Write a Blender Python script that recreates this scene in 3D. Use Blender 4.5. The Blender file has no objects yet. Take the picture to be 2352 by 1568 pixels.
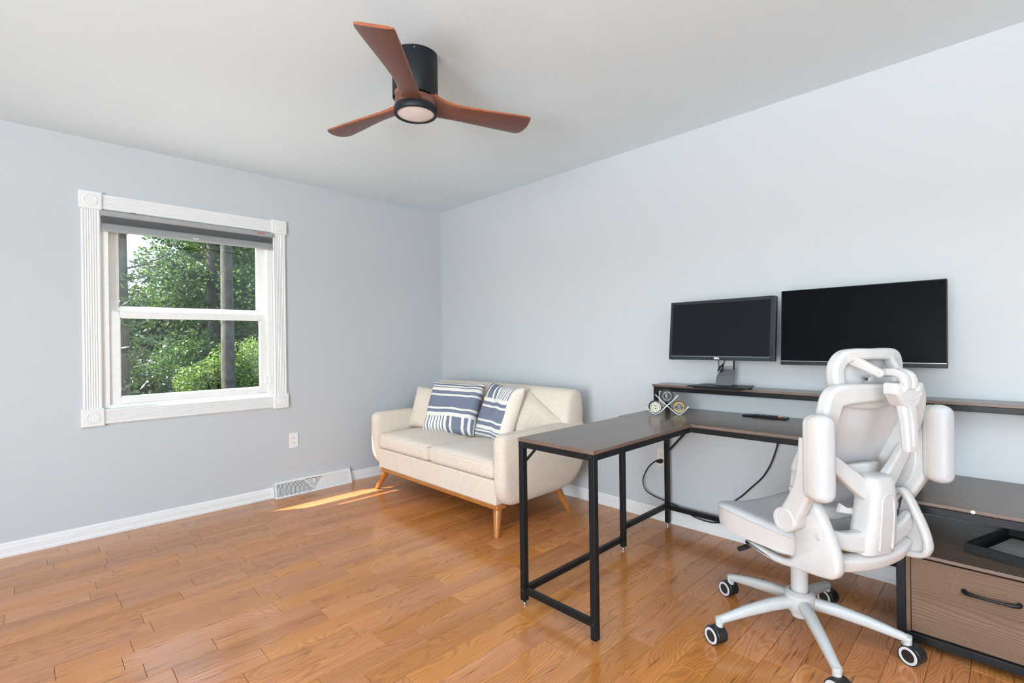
import bpy, bmesh, math, random
from mathutils import Vector, Matrix, Euler, noise

random.seed(7)
scene = bpy.context.scene
COL = scene.collection

# ------------------------------------------------------------------ camera
CAM = Vector((-2.909, -3.959, 1.164))
YAW = math.atan2(1154, 1132)
ROLL = 0.0132
FPX = 1132.0
fwd = Vector((math.cos(YAW), math.sin(YAW), 0))
rt = Vector((math.sin(YAW), -math.cos(YAW), 0))
upv = Vector((0, 0, 1))
ex = rt * math.cos(ROLL) - upv * math.sin(ROLL)
eu = rt * math.sin(ROLL) + upv * math.cos(ROLL)
cam_data = bpy.data.cameras.new('camera')
cam_data.sensor_width = 36
cam_data.lens = FPX / 2352 * 36
cam_data.clip_start = 0.02
cam = bpy.data.objects.new('camera', cam_data)
COL.objects.link(cam)
cam.matrix_world = Matrix((
    (ex.x, eu.x, -fwd.x, CAM.x), (ex.y, eu.y, -fwd.y, CAM.y),
    (ex.z, eu.z, -fwd.z, CAM.z), (0, 0, 0, 1)))
scene.camera = cam

# ------------------------------------------------------------------ world, sun, exposure
world = bpy.data.worlds.new('sky')
scene.world = world
world.use_nodes = True
wn = world.node_tree
bg = wn.nodes['Background']
sky = wn.nodes.new('ShaderNodeTexSky')
sky.sky_type = 'NISHITA'
sky.sun_disc = False
sky.sun_elevation = math.radians(49)
sky.sun_rotation = math.radians(-65)
sky.dust_density = 2.5
wn.links.new(sky.outputs[0], bg.inputs[0])
bg.inputs[1].default_value = 0.8

SUN_DIR = Vector((1.95, -1.0, -2.65)).normalized()
sd = bpy.data.lights.new('sun', 'SUN')
sd.energy = 24.0
sd.angle = math.radians(0.8)
sd.color = (1.0, 0.93, 0.82)
sun = bpy.data.objects.new('sun', sd)
COL.objects.link(sun)
sun.rotation_euler = SUN_DIR.to_track_quat('-Z', 'Y').to_euler()


def add_fill_light(name, loc, target, sx, sy, power, color=(0.81, 0.92, 1.0), spread=180):
    l = bpy.data.lights.new(name, 'AREA')
    l.shape = 'RECTANGLE'
    l.size = sx
    l.size_y = sy
    l.energy = power
    l.color = color
    l.spread = math.radians(spread)
    o = bpy.data.objects.new(name, l)
    COL.objects.link(o)
    o.location = loc
    d = Vector(target) - Vector(loc)
    o.rotation_euler = d.to_track_quat('-Z', 'Z').to_euler()
    return o


# added fill lights in two invented windows behind the photographer
add_fill_light('fill_back_window', (-4.15, -6.65, 1.42), (-4.15, 0, 4.0), 2.2, 1.45, 12)
add_fill_light('fill_near_window', (-6.25, -4.2, 1.42), (0, -1.7, 4.0), 3.3, 1.45, 185, spread=130)

vs = scene.view_settings
vs.view_transform = 'Standard'
vs.look = 'None'
vs.gamma = 1.0
vs.use_curve_mapping = False
vs.exposure = 0.30
scene.cycles.max_bounces = 8
scene.cycles.diffuse_bounces = 5
scene.cycles.glossy_bounces = 3
scene.cycles.transparent_max_bounces = 8
scene.cycles.adaptive_threshold = 0.05
scene.cycles.adaptive_min_samples = 16
scene.cycles.caustics_reflective = False
scene.cycles.caustics_refractive = False
scene.cycles.sample_clamp_indirect = 6


# ------------------------------------------------------------------ materials
class NT:
    """small node helper around one material"""

    def __init__(self, name):
        self.m = bpy.data.materials.new(name)
        self.m.use_nodes = True
        self.t = self.m.node_tree
        self.b = self.t.nodes['Principled BSDF']
        self.out = self.t.nodes['Material Output']

    def n(self, kind, **kw):
        nd = self.t.nodes.new('ShaderNode' + kind)
        for k, v in kw.items():
            if k.startswith('i_'):
                key = k[2:]
                key = int(key) if key.isdigit() else key
                nd.inputs[key].default_value = v
            else:
                setattr(nd, k, v)
        return nd

    def l(self, a, b):
        self.t.links.new(a, b)

    def ramp(self, fac, stops, interp='LINEAR'):
        r = self.n('ValToRGB')
        cr = r.color_ramp
        cr.interpolation = interp
        cr.elements[0].position = stops[0][0]
        cr.elements[0].color = (*stops[0][1], 1)
        cr.elements[1].position = stops[-1][0]
        cr.elements[1].color = (*stops[-1][1], 1)
        for p, c in stops[1:-1]:
            e = cr.elements.new(p)
            e.color = (*c, 1)
        self.l(fac, r.inputs[0])
        return r.outputs[0]

    def mix(self, fac, a, b, mode='MIX'):
        m = self.n('Mix', data_type='RGBA', blend_type=mode)
        for sock, v in ((m.inputs[0], fac), (m.inputs[6], a), (m.inputs[7], b)):
            if hasattr(v, 'links') or isinstance(v, bpy.types.NodeSocket):
                self.l(v, sock)
            elif isinstance(v, (int, float)):
                sock.default_value = v
            else:
                sock.default_value = (*v, 1)
        return m.outputs[2]

    def math(self, op, a, b=None, c=None):
        m = self.n('Math', operation=op)
        for i, v in enumerate((a, b, c)):
            if v is None:
                continue
            if isinstance(v, bpy.types.NodeSocket):
                self.l(v, m.inputs[i])
            else:
                m.inputs[i].default_value = v
        return m.outputs[0]

    def coords(self, scale=(1, 1, 1), rand=False, kind='Object', rot=(0, 0, 0)):
        tc = self.n('TexCoord')
        mp = self.n('Mapping')
        mp.inputs['Scale'].default_value = scale
        mp.inputs['Rotation'].default_value = rot
        src = tc.outputs[kind]
        if rand:
            oi = self.n('ObjectInfo')
            va = self.n('VectorMath', operation='MULTIPLY_ADD')
            cm = self.n('CombineXYZ')
            for i in range(3):
                self.l(oi.outputs['Random'], cm.inputs[i])
            va.inputs[1].default_value = (37.0, 91.0, 53.0)
            self.l(cm.outputs[0], va.inputs[0])
            self.l(src, va.inputs[2])
            src = va.outputs[0]
        self.l(src, mp.inputs[0])
        return mp.outputs[0]

    def bump(self, h, strength=0.2, dist=0.002):
        b = self.n('Bump')
        b.inputs['Strength'].default_value = strength
        b.inputs['Distance'].default_value = dist
        self.l(h, b.inputs['Height'])
        self.l(b.outputs[0], self.b.inputs['Normal'])

    def set(self, **kw):
        for k, v in kw.items():
            s = self.b.inputs[k.replace('_', ' ')]
            if isinstance(v, bpy.types.NodeSocket):
                self.l(v, s)
            elif isinstance(v, (int, float)):
                s.default_value = v
            else:
                s.default_value = (*v, 1)
        return self


M = {}


def plain(name, color, rough=0.5, metal=0.0, spec=0.5, coat=0.0, noise_amt=0.03, nscale=30):
    k = NT(name)
    nz = k.n('TexNoise', i_Scale=nscale, i_Detail=3.0)
    k.l(k.coords(), nz.inputs['Vector'])
    lo = tuple(max(0, c * (1 - noise_amt)) for c in color)
    hi = tuple(min(1, c * (1 + noise_amt)) for c in color)
    k.set(Base_Color=k.ramp(nz.outputs['Fac'], [(0.3, lo), (0.7, hi)]), Roughness=rough, Metallic=metal)
    k.b.inputs['Specular IOR Level'].default_value = spec
    k.b.inputs['Coat Weight'].default_value = coat
    M[name] = k.m
    return k


def paint(name, color, rough, bs, bscale):
    k = NT(name)
    nz = k.n('TexNoise', i_Scale=bscale, i_Detail=4.0)
    k.l(k.coords(), nz.inputs['Vector'])
    big = k.n('TexNoise', i_Scale=0.7, i_Detail=1.0)
    k.l(k.coords(), big.inputs['Vector'])
    k.set(Base_Color=k.ramp(big.outputs['Fac'], [(0.3, tuple(c * 0.985 for c in color)), (0.7, color)]), Roughness=rough)
    k.bump(nz.outputs['Fac'], bs, 0.002)
    M[name] = k.m


paint('wall_paint', (0.525, 0.552, 0.575), 0.62, 0.05, 220)
paint('ceiling_paint', (0.75, 0.85, 0.895), 0.8, 0.25, 70)
paint('trim_paint', (0.80, 0.80, 0.79), 0.35, 0.0, 40)
plain('vinyl_white', (0.83, 0.83, 0.81), 0.3)
plain('dark_void', (0.02, 0.02, 0.02), 0.8)
plain('black_steel', (0.007, 0.007, 0.008), 0.42, spec=0.25)
plain('black_plastic', (0.010, 0.011, 0.013), 0.42, spec=0.25)
plain('bezel_plastic', (0.018, 0.022, 0.030), 0.4, spec=0.3)
plain('screen_dark', (0.004, 0.0045, 0.006), 0.25, spec=0.03)
plain('screen_matte', (0.010, 0.012, 0.015), 0.5, spec=0.06)
plain('cable_rubber', (0.008, 0.008, 0.009), 0.4)
plain('chrome', (0.75, 0.75, 0.76), 0.18, metal=1.0)
plain('brass', (0.8, 0.68, 0.45), 0.3, metal=1.0)
plain('stand_grey', (0.17, 0.175, 0.185), 0.35, metal=0.4)
plain('silver_line', (0.32, 0.34, 0.37), 0.25, metal=0.5)
plain('logo_white', (0.85, 0.85, 0.85), 0.4)
plain('fan_black', (0.011, 0.013, 0.017), 0.45, spec=0.25)
plain('lamp_diffuser', (0.88, 0.85, 0.83), 0.35)
plain('chair_plastic', (0.56, 0.545, 0.535), 0.4)
plain('chair_metal', (0.55, 0.56, 0.55), 0.35)
plain('caster_black', (0.012, 0.012, 0.013), 0.35)
plain('caster_ring', (0.62, 0.62, 0.66), 0.4)
plain('outlet_white', (0.82, 0.80, 0.79), 0.35)
plain('outlet_ivory', (0.72, 0.66, 0.57), 0.35)
plain('slot_dark', (0.05, 0.045, 0.04), 0.6)
plain('shade_rail', (0.34, 0.35, 0.35), 0.4)
plain('red_print', (0.55, 0.03, 0.03), 0.6)
plain('grey_print', (0.25, 0.25, 0.25), 0.6)
plain('acrylic_white', (0.86, 0.87, 0.87), 0.2)
plain('puck_rubber', (0.015, 0.016, 0.018), 0.5)
plain('puck_cream', (0.72, 0.66, 0.53), 0.5)
plain('puck_copper', (0.32, 0.14, 0.035), 0.5)
plain('print_navy', (0.02, 0.035, 0.10), 0.5)
plain('print_blue', (0.012, 0.05, 0.22), 0.5)
plain('print_teal', (0.02, 0.11, 0.22), 0.5)
plain('print_peach', (0.75, 0.42, 0.22), 0.5)
plain('print_yellow', (0.62, 0.45, 0.02), 0.5)
plain('print_grey', (0.42, 0.42, 0.38), 0.5)
plain('print_brown', (0.10, 0.06, 0.05), 0.5)
plain('print_camo', (0.09, 0.065, 0.06), 0.6, noise_amt=0.9, nscale=160)
plain('bark_pine', (0.06, 0.045, 0.036), 0.9, noise_amt=0.5, nscale=6)
plain('bark_oak', (0.05, 0.045, 0.040), 0.9, noise_amt=0.5, nscale=6)
plain('picture_paper', (0.62, 0.66, 0.62), 0.25, noise_amt=0.15, nscale=8)
plain('frame_black', (0.008, 0.008, 0.009), 0.6)
plain('soil', (0.06, 0.07, 0.03), 0.9, noise_amt=0.5, nscale=2)
plain('bounce_concrete', (0.55, 0.54, 0.52), 0.8, noise_amt=0.1, nscale=4)
plain('blocker_grey', (0.45, 0.46, 0.47), 0.6)

k = NT('red_led')
k.set(Base_Color=(0.5, 0.02, 0.0), Roughness=0.3)
k.b.inputs['Emission Color'].default_value = (1.0, 0.06, 0.01, 1)
k.b.inputs['Emission Strength'].default_value = 0.7
M['red_led'] = k.m

# window glass: mirror-like coating plus clear transmission
k = NT('window_glass')
tr = k.n('BsdfTransparent')
tr.inputs[0].default_value = (0.93, 0.96, 0.95, 1)
gl = k.n('BsdfGlossy')
gl.inputs['Roughness'].default_value = 0.0
gl.inputs['Color'].default_value = (0.85, 0.95, 0.92, 1)
fr = k.n('Fresnel', i_IOR=1.5)
f2 = k.math('ADD', k.math('MULTIPLY', fr.outputs[0], 0.3), 0.045)
ms = k.n('MixShader')
k.l(f2, ms.inputs[0])
k.l(tr.outputs[0], ms.inputs[1])
k.l(gl.outputs[0], ms.inputs[2])
k.l(ms.outputs[0], k.out.inputs[0])
M['window_glass'] = k.m


def wood(name, tones, streak, rough, scale, coat=0.0, rand=False, bumpy=0.1, knots=False, spec=0.5, cath=0.55, figure=2.6, rings=58.0):
    """grain runs along local x; `scale` stretches the pattern"""
    k = NT(name)
    v = k.coords(scale, rand)
    fine = k.n('TexNoise', i_Scale=6.0, i_Detail=6.0, i_Roughness=0.65)
    mpf = k.n('Mapping')
    mpf.inputs['Scale'].default_value = (0.6, 14, 14)
    k.l(v, mpf.inputs[0])
    k.l(mpf.outputs[0], fine.inputs['Vector'])
    mp = k.n('Mapping')
    mp.inputs['Scale'].default_value = (0.22, 1.0, 1.0)
    k.l(v, mp.inputs[0])
    sep = k.n('SeparateXYZ')
    k.l(v, sep.inputs[0])
    mpw = k.n('Mapping')
    mpw.inputs['Scale'].default_value = (1.0, 0.62, 0.62)
    k.l(v, mpw.inputs[0])
    warp = k.n('TexNoise', i_Scale=1.0, i_Detail=2.5, i_Roughness=0.45)
    k.l(mpw.outputs[0], warp.inputs['Vector'])
    yz_ = k.math('ADD', sep.outputs[1], sep.outputs[2])
    ph = k.math('ADD', yz_, k.math('MULTIPLY', warp.outputs['Fac'], figure))
    rings_ = k.math('MULTIPLY_ADD', k.math('SINE', k.math('MULTIPLY', ph, rings)), 0.5, 0.5)
    broad = k.n('TexNoise', i_Scale=1.3, i_Detail=2.0)
    k.l(mp.outputs[0], broad.inputs['Vector'])
    tone = k.ramp(broad.outputs['Fac'], [(0.30, tones[0]), (0.5, tones[1]), (0.70, tones[2])])
    if rand:
        oi = k.n('ObjectInfo')
        hs = k.n('HueSaturation')
        k.l(tone, hs.inputs['Color'])
        wn2 = k.n('TexWhiteNoise', noise_dimensions='1D')
        k.l(oi.outputs['Random'], wn2.inputs['W'])
        k.l(k.math('MULTIPLY_ADD', wn2.outputs[0], 0.24, 0.87), hs.inputs['Value'])
        k.l(k.math('MULTIPLY_ADD', oi.outputs['Random'], 0.10, 0.98), hs.inputs['Saturation'])
        k.l(k.math('MULTIPLY_ADD', oi.outputs['Random'], 0.006, 0.495), hs.inputs['Hue'])
        tone = hs.outputs[0]
    ringm = k.ramp(rings_, [(0.0, (1, 1, 1)), (0.30, (0.45, 0.45, 0.45)), (0.62, (0, 0, 0))])
    c1 = k.mix(k.math('MULTIPLY', ringm, cath), tone, streak)
    fm = k.ramp(fine.outputs['Fac'], [(0.45, (0, 0, 0)), (0.72, (1, 1, 1))])
    c2 = k.mix(k.math('MULTIPLY', fm, 0.55), c1, streak)
    if knots:
        mpk = k.n('Mapping')
        mpk.inputs['Scale'].default_value = (2.4, 6.0, 1.0)
        k.l(v, mpk.inputs[0])
        vo = k.n('TexVoronoi', i_Scale=1.0)
        k.l(mpk.outputs[0], vo.inputs['Vector'])
        sel = k.math('GREATER_THAN', vo.outputs['Color'], 0.40)
        dist = k.n('TexNoise', i_Scale=9.0)
        k.l(mpk.outputs[0], dist.inputs['Vector'])
        dd = k.math('ADD', vo.outputs['Distance'], k.math('MULTIPLY_ADD', dist.outputs['Fac'], 0.16, -0.08))
        km = k.ramp(dd, [(0.03, (1, 1, 1)), (0.12, (0.5, 0.5, 0.5)), (0.26, (0, 0, 0))])
        c2 = k.mix(k.math('MULTIPLY', k.math('MULTIPLY', km, sel), 0.85), c2, tuple(s * 0.35 for s in streak))
    k.set(Base_Color=c2, Roughness=rough)
    k.b.inputs['Coat Weight'].default_value = coat
    k.b.inputs['Coat Roughness'].default_value = 0.42
    k.b.inputs['Specular IOR Level'].default_value = spec
    k.bump(fine.outputs['Fac'], bumpy, 0.001)
    M[name] = k.m
    return k


wood('oak_floor', [(0.50, 0.200, 0.064), (0.59, 0.245, 0.082), (0.66, 0.292, 0.104)], (0.25, 0.086, 0.028),
     0.13, (1.6, 9, 9), coat=0.25, rand=True, bumpy=0.06, knots=True, spec=0.5, cath=0.42, figure=3.2, rings=52.0)
wood('desk_laminate', [(0.112, 0.070, 0.047), (0.138, 0.088, 0.061), (0.165, 0.108, 0.076)], (0.064, 0.038, 0.026),
     0.20, (1.5, 6, 6), bumpy=0.04, cath=0.4, spec=0.30)
wood('desk_edge', [(0.125, 0.075, 0.055), (0.16, 0.098, 0.072), (0.20, 0.13, 0.10)], (0.06, 0.034, 0.025),
     0.45, (2.5, 14, 14), bumpy=0.08, cath=0.4)
wood('drawer_oak', [(0.140, 0.080, 0.050), (0.172, 0.102, 0.065), (0.205, 0.128, 0.084)], (0.060, 0.033, 0.021),
     0.48, (1.2, 8, 8), bumpy=0.2, cath=0.45, figure=1.3, rings=80.0, spec=0.3)
wood('sofa_wood', [(0.36, 0.125, 0.022), (0.42, 0.155, 0.03), (0.48, 0.19, 0.042)], (0.27, 0.085, 0.014),
     0.28, (3, 12, 12), coat=0.3, bumpy=0.03, cath=0.3)
wood('fan_wood', [(0.135, 0.052, 0.036), (0.165, 0.065, 0.045), (0.195, 0.08, 0.056)], (0.085, 0.032, 0.024),
     0.36, (2.5, 12, 12), coat=0.1, bumpy=0.05, cath=0.3)
plain('fan_edge', (0.30, 0.085, 0.032), 0.4, noise_amt=0.15)


def fabric(name, c1, c2, scale=420, rough=0.95, stripes=None, bstr=0.35, sheen=0.15):
    k = NT(name)
    acc = None
    for sc3 in ((1, 1, 0.05), (0.05, 1, 1), (1, 0.05, 1)):
        nz = k.n('TexNoise', i_Scale=scale, i_Detail=2.0)
        k.l(k.coords(sc3), nz.inputs['Vector'])
        acc = nz.outputs['Fac'] if acc is None else k.math('ADD', acc, nz.outputs['Fac'])
    s = k.math('MULTIPLY', acc, 1 / 3)
    k.set(Base_Color=k.ramp(s, [(0.40, c1), (0.60, c2)]), Roughness=rough)
    k.b.inputs['Sheen Weight'].default_value = sheen
    k.b.inputs['Specular IOR Level'].default_value = 0.2
    k.bump(s, bstr, 0.002)
    M[name] = k.m
    return k


fabric('sofa_linen', (0.63, 0.525, 0.43), (0.74, 0.645, 0.545), 330)
fabric('cushion_linen', (0.60, 0.50, 0.41), (0.74, 0.64, 0.545), 300)
fabric('chair_fabric', (0.49, 0.49, 0.515), (0.56, 0.56, 0.585), 700, sheen=0.0)


def ribbed(name, c1, c2, axis, scale, alpha=0.0):
    k = NT(name)
    w = k.n('TexWave', wave_type='BANDS', bands_direction=axis)
    w.inputs['Scale'].default_value = scale
    w.inputs['Distortion'].default_value = 0.0
    k.l(k.coords(), w.inputs['Vector'])
    k.set(Base_Color=k.ramp(w.outputs['Fac'], [(0.2, c1), (0.8, c2)]), Roughness=0.8)
    k.bump(w.outputs['Fac'], 0.2, 0.0006)
    if alpha:
        k.b.inputs['Alpha'].default_value = 1 - alpha
    M[name] = k.m


ribbed('seat_band', (0.55, 0.51, 0.49), (0.61, 0.575, 0.56), 'Z', 95)
ribbed('pad_band', (0.51, 0.465, 0.43), (0.585, 0.545, 0.515), 'X', 75)
ribbed('back_mesh', (0.60, 0.59, 0.60), (0.65, 0.64, 0.65), 'Z', 110, 0.10)


def striped(name, cream, navy, flip=1.0, cream_edge=None):
    """woven stripes: bands across the upper part, thin uprights below"""
    k = NT(name)
    tc = k.n('TexCoord')
    mp = k.n('Mapping')
    k.l(tc.outputs['UV'], mp.inputs[0])
    nz = k.n('TexNoise', i_Scale=14.0, i_Detail=2.0)
    k.l(mp.outputs[0], nz.inputs['Vector'])
    sx = k.n('SeparateXYZ')
    k.l(mp.outputs[0], sx.inputs[0])
    wob = k.math('MULTIPLY_ADD', nz.outputs['Fac'], 0.018, -0.009)
    u = k.math('ADD', sx.outputs[0], wob)
    v = k.math('ADD', sx.outputs[1], wob)
    W, B = (1, 1, 1), (0, 0, 0)

    def bands(src, edges):
        st = [(0.0, B)]
        for a, b in edges:
            st += [(a, W), (b, B)]
        return k.ramp(src, st + [(1.0, B)], 'CONSTANT')
    hor = bands(v, [(0.36, 0.42), (0.46, 0.68), (0.715, 0.785), (0.84, 0.862), (0.89, 0.925), (0.955, 0.97)])
    ver = bands(u, [(0.04, 0.055), (0.085, 0.105), (0.145, 0.175), (0.21, 0.225), (0.265, 0.285), (0.325, 0.345),
                    (0.385, 0.405), (0.44, 0.465), (0.52, 0.585), (0.625, 0.80), (0.84, 0.90), (0.94, 0.97)])
    low = k.math('LESS_THAN', v, 0.295)
    mask = k.mix(low, hor, ver)
    fz = k.n('TexNoise', i_Scale=180.0, i_Detail=2.0)
    k.l(mp.outputs[0], fz.inputs['Vector'])
    nav = k.ramp(fz.outputs['Fac'], [(0.35, tuple(c * 0.75 for c in navy)), (0.68, tuple(c * 2.3 for c in navy))])
    cre = k.ramp(fz.outputs['Fac'], [(0.35, tuple(c * 0.88 for c in cream)), (0.68, cream)])
    col = k.mix(mask, cre, nav)
    if cream_edge is not None:
        e = k.math(*cream_edge[:1], u, cream_edge[1])
        col = k.mix(e, col, (0.80, 0.70, 0.60))
    k.set(Base_Color=col, Roughness=0.95)
    k.b.inputs['Specular IOR Level'].default_value = 0.15
    k.bump(fz.outputs['Fac'], 0.4, 0.002)
    M[name] = k.m


striped('striped_weave', (0.80, 0.77, 0.70), (0.115, 0.127, 0.168))
striped('striped_weave_edge', (0.80, 0.77, 0.70), (0.115, 0.127, 0.168), cream_edge=('LESS_THAN', 0.15))

k = NT('shade_fabric')
w = k.n('SeparateXYZ')
k.l(k.coords(kind='Generated'), w.inputs[0])
nz = k.n('TexNoise', i_Scale=60.0, i_Detail=2.0)
k.l(k.coords((0.3, 1, 12)), nz.inputs['Vector'])
zz = k.math('ADD', w.outputs[2], k.math('MULTIPLY_ADD', nz.outputs['Fac'], 0.06, -0.03))
k.set(Base_Color=k.ramp(zz, [(0.0, (0.30, 0.31, 0.31)), (0.36, (0.25, 0.26, 0.265)), (0.44, (0.062, 0.068, 0.074)),
                             (0.80, (0.085, 0.092, 0.10)), (1.0, (0.12, 0.128, 0.135))]), Roughness=0.8)
M['shade_fabric'] = k.m


def leaf_mat(name, c1, c2, c3):
    k = NT(name)
    g = k.n('NewGeometry')
    col = k.ramp(g.outputs['Random Per Island'], [(0.0, c1), (0.55, c2), (1.0, c3)])
    df = k.n('BsdfDiffuse')
    tl = k.n('BsdfTranslucent')
    k.l(col, df.inputs[0])
    k.l(k.mix(0.18, col, (0.20, 0.30, 0.03)), tl.inputs[0])
    gs = k.n('BsdfGlossy')
    gs.inputs['Roughness'].default_value = 0.35
    m1 = k.n('MixShader', i_0=0.45)
    k.l(df.outputs[0], m1.inputs[1])
    k.l(tl.outputs[0], m1.inputs[2])
    m2 = k.n('MixShader', i_0=0.05)
    k.l(m1.outputs[0], m2.inputs[1])
    k.l(gs.outputs[0], m2.inputs[2])
    k.l(m2.outputs[0], k.out.inputs[0])
    M[name] = k.m


leaf_mat('leaf_broad', (0.018, 0.045, 0.014), (0.038, 0.085, 0.024), (0.09, 0.15, 0.045))
leaf_mat('leaf_pine', (0.014, 0.032, 0.016), (0.026, 0.052, 0.022), (0.05, 0.08, 0.032))
leaf_mat('leaf_shrub', (0.06, 0.12, 0.025), (0.12, 0.20, 0.04), (0.20, 0.28, 0.07))
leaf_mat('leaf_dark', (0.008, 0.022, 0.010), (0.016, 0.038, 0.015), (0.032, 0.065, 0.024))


# ------------------------------------------------------------------ mesh helpers
def V(*a):
    return Vector(a)


def finish(name, bm, mat, parent=None, smooth=False, bevel=0.0, seg=2, loc=None, sub=0, angle=40, weighted=False):
    bmesh.ops.recalc_face_normals(bm, faces=bm.faces)
    me = bpy.data.meshes.new(name)
    bm.to_mesh(me)
    bm.free()
    me.materials.append(M[mat] if isinstance(mat, str) else mat)
    if smooth:
        for p in me.polygons:
            p.use_smooth = True
        try:
            me.set_sharp_from_angle(angle=math.radians(angle))
        except Exception:
            pass
    o = bpy.data.objects.new(name, me)
    COL.objects.link(o)
    if parent is not None:
        o.parent = parent
    if loc is not None:
        o.location = loc
    if weighted:
        m = o.modifiers.new('weighted_normals', 'WEIGHTED_NORMAL')
        m.keep_sharp = True
    if sub:
        m = o.modifiers.new('subdivision', 'SUBSURF')
        m.levels = sub
        m.render_levels = sub
    if bevel:
        m = o.modifiers.new('bevel', 'BEVEL')
        m.width = bevel
        m.segments = seg
        m.limit_method = 'ANGLE'
        m.angle_limit = math.radians(35)
        m.harden_normals = False
    return o


def thing(name, label, cat, loc=(0, 0, 0), rotz=0.0, group=None):
    o = bpy.data.objects.new(name, None)
    o.empty_display_size = 0.1
    COL.objects.link(o)
    o.location = loc
    o.rotation_euler = (0, 0, rotz)
    o['label'] = label
    o['category'] = cat
    if group:
        o['group'] = group
    return o


def tag(o, label, cat, group=None):
    o['label'] = label
    o['category'] = cat
    if group:
        o['group'] = group
    return o


def structure(name, loc=(0, 0, 0)):
    o = bpy.data.objects.new(name, None)
    COL.objects.link(o)
    o.location = loc
    o['kind'] = 'structure'
    return o


def box(bm, x0, x1, y0, y1, z0, z1):
    vs_ = [bm.verts.new((x, y, z)) for x in (x0, x1) for y in (y0, y1) for z in (z0, z1)]
    for f in ((0, 1, 3, 2), (4, 6, 7, 5), (0, 4, 5, 1), (2, 3, 7, 6), (0, 2, 6, 4), (1, 5, 7, 3)):
        bm.faces.new([vs_[i] for i in f])
    return vs_


def boxo(name, mat, parent, x0, x1, y0, y1, z0, z1, bevel=0.0, off=(0, 0, 0), smooth=False, seg=2):
    bm = bmesh.new()
    box(bm, x0 - off[0], x1 - off[0], y0 - off[1], y1 - off[1], z0 - off[2], z1 - off[2])
    return finish(name, bm, mat, parent, bevel=bevel, smooth=smooth, seg=seg)


def ring_loft(bm, rings, closed=False, cap=True):
    vr = [[bm.verts.new(p) for p in r] for r in rings]
    n = len(vr[0])
    m = len(vr)
    for i in range(m if closed else m - 1):
        a, b = vr[i], vr[(i + 1) % m]
        for j in range(n):
            bm.faces.new((a[j], a[(j + 1) % n], b[(j + 1) % n], b[j]))
    if cap and not closed:
        bm.faces.new(vr[0][::-1])
        bm.faces.new(vr[-1])
    return vr


def catmull(pts, n=6, closed=False):
    pts = [Vector(p) for p in pts]
    out = []
    m = len(pts)
    rng = range(m if closed else m - 1)
    for i in rng:
        if closed:
            p0, p1, p2, p3 = pts[(i - 1) % m], pts[i], pts[(i + 1) % m], pts[(i + 2) % m]
        else:
            p1, p2 = pts[i], pts[i + 1]
            p0 = pts[i - 1] if i > 0 else p1 * 2 - p2
            p3 = pts[i + 2] if i + 2 < m else p2 * 2 - p1
        for j in range(n):
            t = j / n
            out.append(0.5 * ((2 * p1) + (p2 - p0) * t + (2 * p0 - 5 * p1 + 4 * p2 - p3) * t * t + (3 * p1 - p0 - 3 * p2 + p3) * t ** 3))
    if not closed:
        out.append(pts[-1])
    return out


def tube(bm, pts, r, n=10, cap=True, closed=False):
    pts = [Vector(p) for p in pts]
    m = len(pts)
    rr = r if isinstance(r, (list, tuple)) else [r] * m
    rings = []
    prev = None
    for i, p in enumerate(pts):
        if closed:
            t = pts[(i + 1) % m] - pts[i - 1]
        else:
            t = pts[min(i + 1, m - 1)] - pts[max(i - 1, 0)]
        t.normalize()
        if prev is None:
            a = Vector((0, 0, 1)) if abs(t.z) < 0.9 else Vector((1, 0, 0))
            prev = t.cross(a).normalized()
        s = prev - t * prev.dot(t)
        s.normalize()
        prev = s
        b = t.cross(s)
        rings.append([p + (s * math.cos(2 * math.pi * j / n) + b * math.sin(2 * math.pi * j / n)) * rr[i] for j in range(n)])
    ring_loft(bm, rings, closed, cap)


def sweep(bm, pts, w, d, up, n=16, p=4.0, closed=False, cap=True, rad_k=0.30):
    """rounded-rectangle section: width w across the path (normal to `up`), depth d along up"""
    pts = [Vector(q) for q in pts]
    m = len(pts)
    ww = w if isinstance(w, (list, tuple)) else [w] * m
    dd = d if isinstance(d, (list, tuple)) else [d] * m
    rings = []
    for i, q in enumerate(pts):
        if closed:
            t = pts[(i + 1) % m] - pts[i - 1]
        else:
            t = pts[min(i + 1, m - 1)] - pts[max(i - 1, 0)]
        t.normalize()
        u = Vector(up[i] if isinstance(up, list) else up)
        s = u.cross(t).normalized()
        u2 = t.cross(s).normalized()
        ring = []
        cr = rad_k * min(ww[i], dd[i])
        hw_, hd_ = ww[i] / 2 - cr, dd[i] / 2 - cr
        for sx_, sy_, a0 in ((1, 1, 0), (-1, 1, 90), (-1, -1, 180), (1, -1, 270)):
            for j in range(5):
                an_ = math.radians(a0 + 22.5 * j)
                ring.append(q + s * (sx_ * hw_ + cr * math.cos(an_)) + u2 * (sy_ * hd_ + cr * math.sin(an_)))
        rings.append(ring)
    ring_loft(bm, rings, closed, cap)


def lathe(bm, prof, n=32, center=(0, 0, 0), axis='Z', cap=True):
    c = Vector(center)
    rings = []
    for r, h in prof:
        ring = []
        for j in range(n):
            a = 2 * math.pi * j / n
            x, y = r * math.cos(a), r * math.sin(a)
            if axis == 'Z':
                q = V(x, y, h)
            elif axis == 'X':
                q = V(h, x, y)
            else:
                q = V(x, h, y)
            ring.append(c + q)
        rings.append(ring)
    ring_loft(bm, rings, False, cap)


def lerp_list(vals, n):
    out = []
    for i in range(len(vals) - 1):
        for j in range(n):
            out.append(vals[i] + (vals[i + 1] - vals[i]) * j / n)
    out.append(vals[-1])
    return out


def prism(bm, poly, fn0, fn1, levels=None):
    """poly of 2-d points swept between two mappings (front, back)"""
    ring_loft(bm, [[fn0(*p) for p in poly], [fn1(*p) for p in poly]])


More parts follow.
